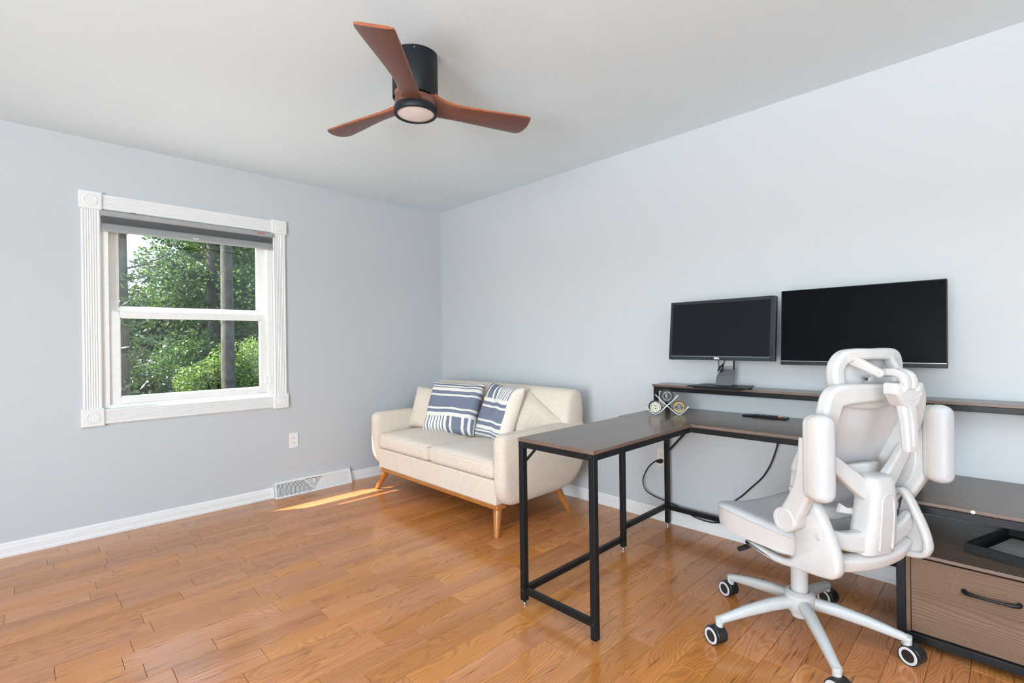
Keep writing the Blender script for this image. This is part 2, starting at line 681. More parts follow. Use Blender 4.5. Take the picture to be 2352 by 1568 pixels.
def rounded_box(bm, sx, sy, sz, r, n=6, crown=0.0, center=(0, 0, 0), crown_b=0.0):
    """soft cushion: cube grid pushed onto a rounded box, top face crowned"""
    c = Vector(center)
    start = set(bm.verts)
    bmesh.ops.create_cube(bm, size=2.0)
    newv = [v for v in bm.verts if v not in start]
    edges = list({e for v in newv for e in v.link_edges})
    bmesh.ops.subdivide_edges(bm, edges=edges, cuts=2 * n - 1, use_grid_fill=True)
    newv = [v for v in bm.verts if v not in start]
    for v in newv:
        q = v.co.copy()
        h = V(sx / 2, sy / 2, sz / 2)
        # ease the grid towards the borders so the rounding is sampled well
        e = V(*[math.copysign(1 - (1 - abs(t)) ** 1.6, t) for t in q])
        p = V(e.x * h.x, e.y * h.y, e.z * h.z)
        inn = V(*[max(-(h[i] - r), min(h[i] - r, p[i])) for i in range(3)])
        d = p - inn
        if d.length > 1e-9:
            # project on rounded corner
            p = inn + d.normalized() * min(r, max(abs(d.x), abs(d.y), abs(d.z)))
        k_ = (1 - e.x ** 2) * (1 - e.y ** 2)
        if p.z > 0:
            p.z += crown * k_ * (p.z / h.z)
        else:
            p.z += crown_b * k_ * (p.z / h.z)
        v.co = c + p


_txt = {}


def text_mesh(s, size, extrude=0.0004, bold=0.0):
    cu = bpy.data.curves.new('lettering', 'FONT')
    cu.body = s
    cu.size = size
    cu.extrude = extrude
    cu.offset = bold
    cu.align_x = 'CENTER'
    cu.align_y = 'CENTER'
    cu.resolution_u = 3
    o = bpy.data.objects.new('lettering', cu)
    COL.objects.link(o)
    dg = bpy.context.evaluated_depsgraph_get()
    me = bpy.data.meshes.new_from_object(o.evaluated_get(dg))
    bpy.data.objects.remove(o)
    bpy.data.curves.remove(cu)
    return me


def text_obj(name, s, size, mat, parent, loc, rot, bold=0.0, extrude=0.0004):
    me = text_mesh(s, size, extrude, bold)
    me.materials.clear()
    me.materials.append(M[mat])
    o = bpy.data.objects.new(name, me)
    COL.objects.link(o)
    o.parent = parent
    o.location = loc
    o.rotation_euler = rot
    return o


def axes_rot(xa, ya, za):
    m = Matrix((xa, ya, za)).transposed()
    return m.to_euler()


# ------------------------------------------------------------------ room shell
H = 2.44
XN, YB = -6.2, -6.6           # unseen walls behind the photographer
WX0, WX1, WZ0, WZ1 = -2.585, -1.575, 0.778, 2.016     # rough opening of the seen window
T = 0.12


def wall_with_opening(name, axis, at, thick, lo, hi, openings, mat='wall_paint'):
    bm = bmesh.new()
    us = sorted({lo, hi, *[o[0] for o in openings], *[o[1] for o in openings]})
    zs = sorted({0, H, *[o[2] for o in openings], *[o[3] for o in openings]})
    for i in range(len(us) - 1):
        for j in range(len(zs) - 1):
            um, zm = (us[i] + us[i + 1]) / 2, (zs[j] + zs[j + 1]) / 2
            if any(o[0] < um < o[1] and o[2] < zm < o[3] for o in openings):
                continue
            if axis == 'Y':
                box(bm, us[i], us[i + 1], min(at, at + thick), max(at, at + thick), zs[j], zs[j + 1])
            else:
                box(bm, min(at, at + thick), max(at, at + thick), us[i], us[i + 1], zs[j], zs[j + 1])
    bmesh.ops.remove_doubles(bm, verts=bm.verts, dist=1e-5)
    dup = {}
    for f in bm.faces:
        key = tuple(sorted(v.index for v in f.verts))
        dup.setdefault(tuple(round(c, 4) for c in f.calc_center_median()), []).append(f)
    kill = [f for fs in dup.values() if len(fs) > 1 for f in fs]
    bmesh.ops.delete(bm, geom=kill, context='FACES_ONLY')
    o = finish(name, bm, mat)
    o['kind'] = 'structure'
    return o


wall_with_opening('wall_left', 'Y', 0, T, XN - T, T, [(WX0, WX1, WZ0, WZ1)])
wall_with_opening('wall_right', 'X', 0, T, YB - T, 0, [])
BW = (-5.3, -3.0, 0.66, 2.18)
NW = (-5.9, -2.5, 0.66, 2.18)
wall_with_opening('wall_back', 'Y', YB, -T, XN - T, T, [BW])
wall_with_opening('wall_near', 'X', XN, -T, YB, 0, [NW])
o = boxo('ceiling', 'ceiling_paint', None, XN - T, T, YB - T, T, H, H + 0.1)
o['kind'] = 'structure'
floor = boxo('floor', 'dark_void', None, XN - T, T, YB - T, T, -0.12, -0.0035)
floor['kind'] = 'structure'

pr = boxo('sun_blocker_roof', 'blocker_grey', None, XN - T - 3.4, XN - T - 0.02, -6.2, 2.6, 2.62, 2.74)  # unseen slab added to keep direct sun out of the near opening
pr['kind'] = 'structure'

ev = boxo('sun_blocker_eave', 'blocker_grey', None, -8.0, 1.6, T + 0.002, 0.43, 2.52, 2.70)  # unseen overhang added to cut the sun through the upper sash
ev['kind'] = 'structure'

# oak strip floor: every plank a piece of its own
PW = 0.1067
lens = [0.22, 0.28, 0.34, 0.40, 0.46, 0.54, 0.64]
pmesh = {}


def plank_mesh(L, wdt):
    key = (round(L, 4), round(wdt, 4))
    if key in pmesh:
        return pmesh[key]
    bm = bmesh.new()
    g, ch, cz = 0.0006, 0.0011, 0.0009
    z0 = -0.014
    rows = [(g, g, z0), (g, g, -cz), (g + ch, g + ch, 0.0)]
    rings = []
    for ax, ay, z in rows:
        rings.append([V(ax, ay, z), V(L - ax, ay, z), V(L - ax, wdt - ay, z), V(ax, wdt - ay, z)])
    ring_loft(bm, rings)
    bmesh.ops.recalc_face_normals(bm, faces=bm.faces)
    me = bpy.data.meshes.new('plank')
    bm.to_mesh(me)
    bm.free()
    me.materials.append(M['oak_floor'])
    pmesh[key] = me
    return me


def px(p):
    v = Vector(p) - CAM
    z = v.dot(fwd)
    if z < 0.05:
        return None
    return (1176 + FPX * v.dot(ex) / z, 784 - FPX * v.dot(eu) / z, z)


planks = []
rng = random.Random(21)
y = 0.0
row = 0
while y > YB + 0.001:
    y1 = max(YB, y - PW)
    x = XN
    first = True
    while x < -0.001:
        L = rng.choice(lens)
        if first:
            L *= rng.uniform(0.3, 1.0)
            first = False
        if x + L > -0.14:
            L = -x
        planks.append((x, y1, L, y - y1))
        x += L
    y = y1
    row += 1


def shown(pl):
    x, y1, L, wdt = pl
    inside, best = 0, 1e9
    for i in range(7):
        q = px((x + L * i / 6, y1 + wdt / 2, 0))
        if q and -20 < q[0] < 2372 and 780 < q[1] < 1590:
            inside += 1
            best = min(best, q[2])
    return inside / 7 * L / best ** 3 if inside else 0


order = sorted(range(len(planks)), key=lambda i: -shown(planks[i]))
seen = [i for i in order if shown(planks[i]) > 0][:300]
seen_set = set(seen)
for i in seen:
    x, y1, L, wdt = planks[i]
    o = bpy.data.objects.new('plank', plank_mesh(round(L, 3), wdt))
    COL.objects.link(o)
    o.parent = floor
    o.location = (x, y1, 0)
bm = bmesh.new()
for i, (x, y1, L, wdt) in enumerate(planks):
    if i in seen_set:
        continue
    g, ch = 0.0006, 0.0011
    ring_loft(bm, [[V(x + a, y1 + a, z), V(x + L - a, y1 + a, z), V(x + L - a, y1 + wdt - a, z), V(x + a, y1 + wdt - a, z)]
                   for a, z in ((g, -0.014), (g, -0.0009), (g + ch, 0.0))])
o = finish('plank_remainder', bm, 'oak_floor', floor)
o['kind'] = 'stuff'


# ------------------------------------------------------------------ baseboards
def baseboard(name, axis, a0, a1):
    prof = [(0.0, 0.0), (0.019, 0.0), (0.019, 0.014), (0.013, 0.020), (0.013, 0.052), (0.010, 0.058), (0.010, 0.066), (0.005, 0.074), (0.0, 0.078)]
    bm = bmesh.new()
    rings = []
    for a in (a0, a1):
        rings.append([V(a, -d, z) if axis == 'X' else V(-d, a, z) for d, z in prof])
    ring_loft(bm, rings)
    o = finish(name, bm, 'trim_paint')
    o['kind'] = 'structure'


baseboard('baseboard_left', 'X', XN, -0.0)
baseboard('baseboard_right', 'Y', YB, -0.019)

# ------------------------------------------------------------------ the seen window
win = structure('window_1', (WX0, 0, WZ0))
WO = (WX0, 0, WZ0)
CW = 0.092


def fluted(length, wdt, dep, nf=6):
    """casing profile across its width with raised reeds"""
    prof = [(0, 0), (0, dep * 0.75), (0.006, dep)]
    u = 0.011
    step = (wdt - 0.022) / nf
    for i in range(nf):
        prof += [(u, dep), (u + step * 0.30, dep - 0.0045), (u + step * 0.70, dep - 0.0045), (u + step * 0.999, dep)]
        u += step
    prof += [(wdt - 0.006, dep), (wdt, dep * 0.75), (wdt, 0)]
    return prof


def casing(name, a0, a1, fixed, vertical):
    bm = bmesh.new()
    prof = fluted(a1 - a0, CW, 0.018)
    rings = []
    for a in (a0, a1):
        if vertical:
            rings.append([V(fixed + u - WO[0], -d, a - WO[2]) for u, d in prof])
        else:
            rings.append([V(a - WO[0], -d, fixed + u - WO[2]) for u, d in prof])
    ring_loft(bm, rings)
    finish(name, bm, 'trim_paint', win)


casing('casing_side', WZ0 - 0.002, WZ1 + 0.002, WX0 - CW, True)
casing('casing_side', WZ0 - 0.002, WZ1 + 0.002, WX1, True)
casing('casing_head', WX0, WX1, WZ1, False)
casing('casing_apron', WX0, WX1, WZ0 - CW, False)
RS = 0.110
for cx_, cz_ in ((WX0 - CW / 2, WZ1 + CW / 2), (WX1 + CW / 2, WZ1 + CW / 2), (WX0 - CW / 2, WZ0 - CW / 2), (WX1 + CW / 2, WZ0 - CW / 2)):
    bm = bmesh.new()
    h = RS / 2
    ring_loft(bm, [[V(-i, -d, -i), V(i, -d, -i), V(i, -d, i), V(-i, -d, i)] for i, d in ((h, 0), (h, 0.021), (h - 0.005, 0.025))])
    rb = finish('rosette_block', bm, 'trim_paint', win, loc=(cx_ - WO[0], 0, cz_ - WO[2]))
    bm = bmesh.new()
    lathe(bm, [(0.0335, 0.024), (0.0335, 0.027), (0.030, 0.0295), (0.0265, 0.0265), (0.023, 0.0262), (0.020, 0.0285), (0.016, 0.0285), (0.0125, 0.0262),
               (0.0095, 0.0262), (0.006, 0.0285), (0.0005, 0.0295)], 32, axis='Y')
    for v in bm.verts:
        v.co.y = -v.co.y
    finish('rosette', bm, 'trim_paint', rb, smooth=True)

GL = dict(lx0=-2.496, lx1=-1.659, lz0=0.842, lz1=1.352, ux0=-2.497, ux1=-1.664, uz0=1.418, uz1=1.955)
# jamb liner
bm = bmesh.new()
for x0, x1, z0, z1 in ((WX0, WX0 + 0.038, WZ0, WZ1), (WX1 - 0.038, WX1, WZ0, WZ1), (WX0 + 0.038, WX1 - 0.038, WZ1 - 0.03, WZ1), (WX0 + 0.038, WX1 - 0.038, WZ0, WZ0 + 0.022)):
    box(bm, x0 - WO[0], x1 - WO[0], 0.004, T, z0 - WO[2], z1 - WO[2])
finish('jamb', bm, 'vinyl_white', win, bevel=0.002)


def sash(name, x0, x1, z0, z1, gx0, gx1, gz0, gz1, y0, y1):
    bm = bmesh.new()
    for a, b, c, d in ((x0, gx0, z0, z1), (gx1, x1, z0, z1), (gx0, gx1, z0, gz0), (gx0, gx1, gz1, z1)):
        box(bm, a - WO[0], b - WO[0], y0, y1, c - WO[2], d - WO[2])
    bmesh.ops.remove_doubles(bm, verts=bm.verts, dist=1e-5)
    s = finish(name, bm, 'vinyl_white', win, bevel=0.003)
    # glazing bead
    bm = bmesh.new()
    bw = 0.007
    for a, b, c, d in ((gx0, gx0 + bw, gz0, gz1), (gx1 - bw, gx1, gz0, gz1), (gx0, gx1, gz0, gz0 + bw), (gx0, gx1, gz1 - bw, gz1)):
        box(bm, a - WO[0], b - WO[0], y0 + 0.010, y1 - 0.010, c - WO[2], d - WO[2])
    finish('glazing_bead', bm, 'vinyl_white', s)
    ym = (y0 + y1) / 2
    bm = bmesh.new()
    box(bm, gx0 - WO[0], gx1 - WO[0], ym - 0.002, ym + 0.002, gz0 - WO[2], gz1 - WO[2])
    finish('pane', bm, 'window_glass', s)
    return s


ls = sash('lower_sash', -2.546, -1.612, 0.800, 1.392, GL['lx0'], GL['lx1'], GL['lz0'], GL['lz1'], 0.020, 0.054)
us = sash('upper_sash', -2.546, -1.612, 1.376, 1.986, GL['ux0'], GL['ux1'], GL['uz0'], GL['uz1'], 0.062, 0.096)
bm = bmesh.new()
box(bm, -1.636 - WO[0], -1.612 - WO[0], 0.006, 0.020, 0.868 - WO[2], 0.922 - WO[2])
finish('sash_alarm_sensor', bm, 'vinyl_white', ls, bevel=0.004)
bm = bmesh.new()
box(bm, -1.604 - WO[0], -1.590 - WO[0], -0.004, 0.010, 0.870 - WO[2], 0.922 - WO[2])
finish('sensor_magnet', bm, 'vinyl_white', win, bevel=0.005)
for xx in (-2.522, -1.636):
    bm = bmesh.new()
    box(bm, xx - 0.004 - WO[0], xx + 0.004 - WO[0], 0.054, 0.063, 1.475 - WO[2], 1.510 - WO[2])
    finish('vent_latch', bm, 'vinyl_white', us, bevel=0.002)

# roller shade inside the casing
SX0, SX1 = -2.584, -1.577
sh = thing('roller_shade', 'grey zebra roller shade mounted at the top of the white window', 'window shade', ((SX0 + SX1) / 2, 0, 2.012))
so = (SX1 - SX0) / 2
bm = bmesh.new()
prof = [(0.01, 0.0), (-0.020, 0.0), (-0.030, -0.005), (-0.033, -0.014), (-0.033, -0.030), (-0.028, -0.039), (0.01, -0.039)]
ring_loft(bm, [[V(x, yy, zz_) for yy, zz_ in prof] for x in (-so, so)])
cass = finish('cassette', bm, 'shade_rail', sh, bevel=0.0015)
bm = bmesh.new()
prof = [(-0.019, -0.030), (-0.022, -0.05), (-0.021, -0.09), (-0.0185, -0.118), (-0.014, -0.118), (-0.0165, -0.09), (-0.0175, -0.05), (-0.0145, -0.030)]
ring_loft(bm, [[V(x, yy, zz_) for yy, zz_ in prof] for x in (-so + 0.004, so - 0.006)])
finish('fabric', bm, 'shade_fabric', sh)
bm = bmesh.new()
prof = [(-0.024, -0.117), (-0.011, -0.117), (-0.009, -0.123), (-0.012, -0.131), (-0.021, -0.131), (-0.026, -0.125)]
ring_loft(bm, [[V(x, yy, zz_) for yy, zz_ in prof] for x in (-so, so)])
br = finish('bottom_rail', bm, 'shade_rail', sh, bevel=0.001)
boxo('pull_tab', 'outlet_white', br, -0.016, 0.016, -0.0245, -0.0165, -0.117, -0.1105, 0.001)
text_obj('lettering', 'FRONT', 0.0165, 'red_print', cass, (so - 0.085, -0.0335, -0.0165), (math.pi / 2, 0, 0), bold=0.0004)
text_obj('small_lettering', 'TOP OF SHADE', 0.0055, 'grey_print', cass, (so - 0.085, -0.0330, -0.0265), (math.pi / 2, 0, 0))
for dx in (-so + 0.155, -so + 0.168):
    boxo('bracket_tab', 'black_plastic', cass, dx - 0.004, dx + 0.004, -0.024, -0.015, -0.002, 0.003)

# windows added to the unseen walls to hold the fill lights
for nm, ax, (a0, a1, z0, z1) in (('added_window_2', 'Y', BW), ('added_window_3', 'X', NW)):
    wn_ = structure(nm)
    bm = bmesh.new()
    for a, b, c, d in ((a0 - 0.09, a0, z0 - 0.09, z1 + 0.09), (a1, a1 + 0.09, z0 - 0.09, z1 + 0.09), (a0, a1, z1, z1 + 0.09), (a0, a1, z0 - 0.09, z0)):
        if ax == 'Y':
            box(bm, a, b, YB, YB + 0.02, c, d)
        else:
            box(bm, XN, XN + 0.02, a, b, c, d)
    finish('casing', bm, 'trim_paint', wn_)
    bm = bmesh.new()
    am = (a0 + a1) / 2
    for a, b, c, d in ((a0, a0 + 0.05, z0, z1), (a1 - 0.05, a1, z0, z1), (a0, a1, z0, z0 + 0.05), (a0, a1, z1 - 0.05, z1), (am - 0.04, am + 0.04, z0, z1)):
        if ax == 'Y':
            box(bm, a, b, YB - 0.06, YB - 0.02, c, d)
        else:
            box(bm, XN - 0.06, XN - 0.02, a, b, c, d)
    finish('sash', bm, 'vinyl_white', wn_)

# ------------------------------------------------------------------ floor register
VX0, VX1 = -1.596, -0.986
vt = thing('floor_register', 'white metal baseboard heating register with sunburst louvers under the window', 'vent', ((VX0 + VX1) / 2, 0, 0))
vl = VX1 - VX0
hh = 0.112


def vp(s, t, off=0.0):
    """point on the sloping face: s along, t up the slope"""
    yb, yt = -0.062, -0.022
    ny, nz_ = -0.94, 0.34
    return V(s, yb + (yt - yb) * t / hh + ny * off, t * 0.985 + nz_ * off)


bm = bmesh.new()
for s0, s1 in ((-vl / 2, -vl / 2 + 0.004), (vl / 2 - 0.004, vl / 2)):
    ring_loft(bm, [[V(s, 0, 0), V(s, -0.066, 0), V(s, -0.026, hh + 0.004), V(s, 0, hh + 0.004)] for s in (s0, s1)])
ring_loft(bm, [[V(s, 0, hh), V(s, -0.026, hh), V(s, -0.026, hh + 0.005), V(s, 0, hh + 0.005)] for s in (-vl / 2, vl / 2)])
finish('housing', bm, 'trim_paint', vt)


def slab(bm, s0, s1, t0, t1, o0=-0.003, o1=0.003):
    ring_loft(bm, [[vp(s0, t0, q), vp(s1, t0, q), vp(s1, t1, q), vp(s0, t1, q)] for q in (o0, o1)])


bm = bmesh.new()
B_ = 0.011
for a in ((-vl / 2, vl / 2, 0, B_), (-vl / 2, vl / 2, hh - B_, hh), (-vl / 2, -vl / 2 + 0.018, B_, hh - B_), (vl / 2 - 0.018, vl / 2, B_, hh - B_)):
    slab(bm, *a)
finish('face_frame', bm, 'trim_paint', vt)
bm = bmesh.new()
slab(bm, -vl / 2 + 0.01, vl / 2 - 0.01, 0.004, hh - 0.004, -0.016, -0.014)
finish('damper', bm, 'dark_void', vt)
bm = bmesh.new()
hin = hh - 2 * B_
phimax = math.radians(50)
for sgn in (-1, 1):
    r = 0.014
    while r < vl / 2 - 0.02 + 0.02:
        ph1 = min(phimax, math.asin(min(1, hin / r)))
        pts = []
        for i in range(9):
            ph = ph1 * i / 8
            s = sgn * r * math.cos(ph)
            t = B_ + r * math.sin(ph)
            if abs(s) < vl / 2 - 0.016:
                pts.append((s, t))
        if len(pts) > 1:
            wd = 0.0020 if sgn < 0 else 0.0041
            rings = []
            for i, (s, t) in enumerate(pts):
                ph = math.atan2(t - B_, abs(s))
                ds, dt = sgn * math.cos(ph) * wd, math.sin(ph) * wd
                rings.append([vp(s - ds, t - dt, -0.012), vp(s + ds, t + dt, -0.012), vp(s + ds, t + dt, 0.001), vp(s - ds, t - dt, 0.001)])
            ring_loft(bm, rings)
        r += 0.0098
    # divider
    c0, c1 = (0.0, B_), (sgn * hin / math.tan(phimax), B_ + hin)
    ring_loft(bm, [[vp(c[0] - 0.004, c[1], -0.01), vp(c[0] + 0.004, c[1], -0.01), vp(c[0] + 0.004, c[1], 0.002), vp(c[0] - 0.004, c[1], 0.002)] for c in (c0, c1)])
t = B_ + 0.012
while t < hh - B_ - 0.003:
    wdt = (t - B_) / math.tan(phimax)
    ring_loft(bm, [[vp(s, t - 0.0028, -0.012), vp(s, t + 0.0028, -0.012), vp(s, t + 0.0028, 0.001), vp(s, t - 0.0028, 0.001)] for s in (-wdt, wdt)])
    t += 0.0088
lv = finish('louvers', bm, 'trim_paint', vt)
lv['kind'] = 'stuff'
bm = bmesh.new()
slab(bm, -0.005, 0.004, B_ + 0.052, B_ + 0.082, -0.004, 0.010)
finish('damper_lever', bm, 'outlet_white', vt, bevel=0.002)


# ------------------------------------------------------------------ wall outlets
def outlet(label, loc, rz, plate, w=0.068, h=0.116):
    """plate in local x-z, facing local -y"""
    t_ = thing('wall_outlet', label, 'outlet', loc, rz, None)
    bm = bmesh.new()
    box(bm, -w / 2, w / 2, -0.006, 0, -h / 2, h / 2)
    pl = finish('cover_plate', bm, plate, t_, bevel=0.003)
    for s in (-1, 1):
        zc = s * 0.0195
        bm = bmesh.new()
        poly = []
        for i in range(24):
            a = 2 * math.pi * i / 24
            poly.append((max(-0.0145, min(0.0145, 0.0172 * math.cos(a))), max(-0.0135, min(0.0135, 0.0172 * math.sin(a)))))
        ring_loft(bm, [[V(a, -0.005, zc + b) for a, b in poly], [V(a, -0.0082, zc + b) for a, b in poly]])
        rc = finish('receptacle', bm, plate, t_)
        for dx, hz in ((-0.0065, 0.009), (0.0065, 0.007)):
            boxo('slot', 'slot_dark', rc, dx - 0.0011, dx + 0.0011, -0.0086, -0.0078, zc + 0.003 - hz / 2 + 0.001, zc + 0.003 + hz / 2 + 0.001)
        bm = bmesh.new()
        lathe(bm, [(0.0026, -0.0086), (0.0026, -0.0078)], 10, (0, 0, zc - 0.0075), 'Y')
        finish('ground_hole', bm, 'slot_dark', rc)
    bm = bmesh.new()
    lathe(bm, [(0.0028, -0.0072), (0.0028, -0.0055)], 10, (0, 0, 0), 'Y')
    finish('screw', bm, 'outlet_white', t_)
    return t_


outlet('white duplex outlet on the window wall above the floor register', (-1.436, 0, 0.415), 0, 'outlet_white')
outlet('ivory duplex outlet low on the right wall with a black plug in it', (0, -2.362, 0.404), math.pi / 2 * 3, 'outlet_ivory')
outlet('white outlet plate on the right wall behind the smaller monitor', (0, -2.795, 1.063), math.pi / 2 * 3, 'outlet_white')

# ------------------------------------------------------------------ ceiling fan
FC = (-1.665, -2.095)
fan = thing('ceiling_fan', 'matte black flush-mount ceiling fan with three reddish walnut blades', 'ceiling fan', (FC[0], FC[1], H))
bm = bmesh.new()
lathe(bm, [(0.098, 0.0), (0.100, -0.004), (0.100, -0.186), (0.097, -0.190), (0.02, -0.190)], 64)
hs = finish('motor_housing', bm, 'fan_black', fan, smooth=True)
bm = bmesh.new()
lathe(bm, [(0.086, -0.004), (0.104, -0.003), (0.104, 0.0), (0.086, 0.0)], 64)
finish('mounting_plate', bm, 'chrome', fan)
for an in (-20, 100, 235):
    a = math.radians(an)
    bm = bmesh.new()
    lathe(bm, [(0.0035, 0.097), (0.0035, 0.1015), (0.002, 0.103)], 8, axis='X')
    sc = finish('screw', bm, 'chrome', hs)
    sc.location = (0, 0, -0.014)
    sc.rotation_euler = (0, 0, a)
bm = bmesh.new()
lathe(bm, [(0.05, -0.1895), (0.086, -0.191), (0.090, -0.195), (0.090, -0.224), (0.086, -0.2275), (0.05, -0.228)], 48)
finish('blade_hub', bm, 'fan_wood', fan, smooth=True)
bm = bmesh.new()
lathe(bm, [(0.078, -0.226), (0.0925, -0.228), (0.0945, -0.232), (0.0945, -0.257), (0.092, -0.260), (0.083, -0.260), (0.081, -0.256), (0.081, -0.24)], 64)
finish('lamp_ring', bm, 'fan_black', fan, smooth=True)
bm = bmesh.new()
lathe(bm, [(0.0815, -0.250), (0.0815, -0.2545), (0.060, -0.2585), (0.03, -0.2602), (0.001, -0.2606)], 48)
finish('lamp_lens', bm, 'lamp_diffuser', fan, smooth=True)


def blade_mesh():
    """blade along +x; cw side is -y (high edge), ccw side is +y (low edge)"""
    bm = bmesh.new()
    # station: r, y_cw, z_cw, y_ccw, z_ccw, thick
    st = [(0.045, -0.080, -0.184, 0.045, -0.221, 0.030),
          (0.070, -0.072, -0.187, 0.048, -0.222, 0.030),
          (0.100, -0.052, -0.192, 0.049, -0.222, 0.027),
          (0.140, -0.042, -0.195, 0.049, -0.222, 0.023),
          (0.200, -0.038, -0.197, 0.050, -0.221, 0.020),
          (0.280, -0.044, -0.197, 0.056, -0.220, 0.017),
          (0.360, -0.053, -0.197, 0.061, -0.219, 0.015),
          (0.440, -0.063, -0.1965, 0.065, -0.2185, 0.014),
          (0.510, -0.071, -0.196, 0.068, -0.218, 0.013),
          (0.532, -0.073, -0.196, 0.068, -0.218, 0.012),
          (0.545, -0.069, -0.1965, 0.063, -0.2175, 0.012)]
    n = 5
    cols = [lerp_smooth([s[i] for s in st], n) for i in range(6)]
    rings = []
    m = len(cols[0])
    for i in range(m):
        r, yc, zc, yw, zw, th = [c[i] for c in cols]
        e = i / (m - 1)
        tip = 0.0
        ring = []
        K = 9
        topp, bot = [], []
        for j in range(K):
            s = j / (K - 1)
            yy = yc + (yw - yc) * s
            zz_ = zc + (zw - zc) * s - 0.006 * math.sin(math.pi * s)
            # slanted, rounded tip
            rr = r + (0.010 * (1 - (2 * s - 1) ** 2) + 0.008 * (0.5 - s)) * max(0, (e - 0.8) / 0.2) ** 1.5
            tt = th * (0.55 + 0.45 * (1 - (2 * s - 1) ** 8))
            topp.append(V(rr, yy, zz_ + tt / 2))
            bot.append(V(rr, yy, zz_ - tt / 2))
        rings.append(topp + bot[::-1])
    ring_loft(bm, rings)
    return bm


def lerp_smooth(vals, n):
    pts = catmull([(v, 0, 0) for v in vals], n)
    return [p.x for p in pts]


bl0 = None
for ang in (-138, 102, -18):
    if bl0 is None:
        bl0 = finish('blade', blade_mesh(), 'fan_wood', fan, smooth=True, angle=50)
        bl0.data.materials.append(M['fan_edge'])
        npoly = len(bl0.data.polygons)
        for i_, p_ in enumerate(bl0.data.polygons):
            if i_ % 18 in (8, 17) or i_ >= npoly - 2:
                p_.material_index = 1
        b_ = bl0
    else:
        b_ = bl0.copy()
        COL.objects.link(b_)
        b_.parent = fan
    b_.rotation_euler = (0, 0, math.radians(ang))

# ------------------------------------------------------------------ loveseat
SO = Vector((-0.57, -1.115, 0))
sofa = thing('loveseat', 'cream linen two-seat sofa with tapered orange-brown wooden legs', 'sofa', SO)
YL, YR = -0.338, -1.892           # outer faces of the arms


def L3(x, y, z):
    return V(x, y, z) - SO


def arc_poly(x0, x1, z0, z1, rfb, rbb, rbt, rft, n=7):
    """rounded rectangle in x-z (x0 = front): radii front-bottom, back-bottom, back-top, front-top"""
    pts = []
    for cx_, cz_, r, a0 in ((x0 + rfb, z0 + rfb, rfb, 180), (x1 - rbb, z0 + rbb, rbb, 270), (x1 - rbt, z1 - rbt, rbt, 0), (x0 + rft, z1 - rft, rft, 90)):
        for i in range(n):
            a = math.radians(a0 + 90 * i / (n - 1))
            pts.append((cx_ + r * math.cos(a), cz_ + r * math.sin(a)))
    return pts


for yin, yout in ((-0.445, YL), (-1.795, YR)):
    bm = bmesh.new()
    sg = 1 if yout > yin else -1
    rings = []
    for f, ins, zb in ((0.0, 0.022, 0.012), (0.10, 0.006, 0.003), (0.25, 0.0, 0.0), (0.55, 0.0, 0.004), (0.80, 0.004, 0.018), (0.93, 0.012, 0.040), (1.0, 0.030, 0.070)):
        y_ = yin + (yout - yin) * f
        poly = arc_poly(-0.965 + ins, -0.165 - ins, 0.182 + zb, 0.617 - ins, 0.13, 0.24, 0.05, 0.05)
        rings.append([L3(x, y_, z) for x, z in poly])
    ring_loft(bm, rings)
    finish('arm', bm, 'sofa_linen', sofa, smooth=True, angle=60)

bm = bmesh.new()
box(bm, *[c for c in (-0.945 - SO.x, -0.22 - SO.x, -1.80 - SO.y, -0.44 - SO.y, 0.188, 0.338)])
finish('seat_base', bm, 'sofa_linen', sofa, bevel=0.012, seg=3, smooth=True)
bm = bmesh.new()
bp = [(-0.400, 0.33), (-0.385, 0.55), (-0.352, 0.72), (-0.338, 0.790), (-0.318, 0.822), (-0.275, 0.836), (-0.225, 0.828), (-0.190, 0.800), (-0.175, 0.73), (-0.178, 0.50), (-0.185, 0.33)]
rings = []
cxm = sum(p[0] for p in bp) / len(bp)
czm = 0.62
for y_, k_, zi in ((-0.352, 0.72, 0.028), (-0.358, 0.86, 0.012), (-0.372, 0.96, 0.003), (-0.392, 1.0, 0.0), (-0.8, 1.0, -0.004), (-1.115, 1.0, -0.005), (-1.45, 1.0, -0.004), (-1.838, 1.0, 0.0), (-1.858, 0.96, 0.003), (-1.872, 0.86, 0.012), (-1.878, 0.72, 0.028)):
    rings.append([L3(cxm + (x - cxm) * k_, y_, (z - zi if z > 0.6 else z)) for x, z in bp])
ring_loft(bm, rings)
finish('backrest', bm, 'sofa_linen', sofa, smooth=True, angle=70)
for y0, y1 in ((-0.447, -1.118), (-1.122, -1.793)):
    bm = bmesh.new()
    rounded_box(bm, 0.60, abs(y1 - y0) - 0.004, 0.118, 0.040, n=8, crown=0.030, center=(-0.660 - SO.x, (y0 + y1) / 2 - SO.y, 0.397))
    sc_ = finish('seat_cushion', bm, 'sofa_linen', sofa, smooth=True, angle=80)
    # piping along the front top seam
    bm = bmesh.new()
    yc, hw = (y0 + y1) / 2, abs(y1 - y0) / 2 - 0.006
    path = [L3(-0.5, yc + hw, 0.447), L3(-0.90, yc + hw, 0.441), L3(-0.942, yc + hw - 0.012, 0.437), L3(-0.955, yc + hw - 0.04, 0.435), L3(-0.955, yc - hw + 0.04, 0.435), L3(-0.942, yc - hw + 0.012, 0.437), L3(-0.90, yc - hw, 0.441), L3(-0.5, yc - hw, 0.447)]
    tube(bm, catmull(path, 4), 0.0026, 6)
    finish('piping', bm, 'sofa_linen', sc_, smooth=True)
bm = bmesh.new()
box(bm, -0.938 - SO.x, -0.86 - SO.x, -1.806 - SO.y, -0.434 - SO.y, 0.160, 0.190)
finish('wooden_rail', bm, 'sofa_wood', sofa, bevel=0.006, smooth=True)
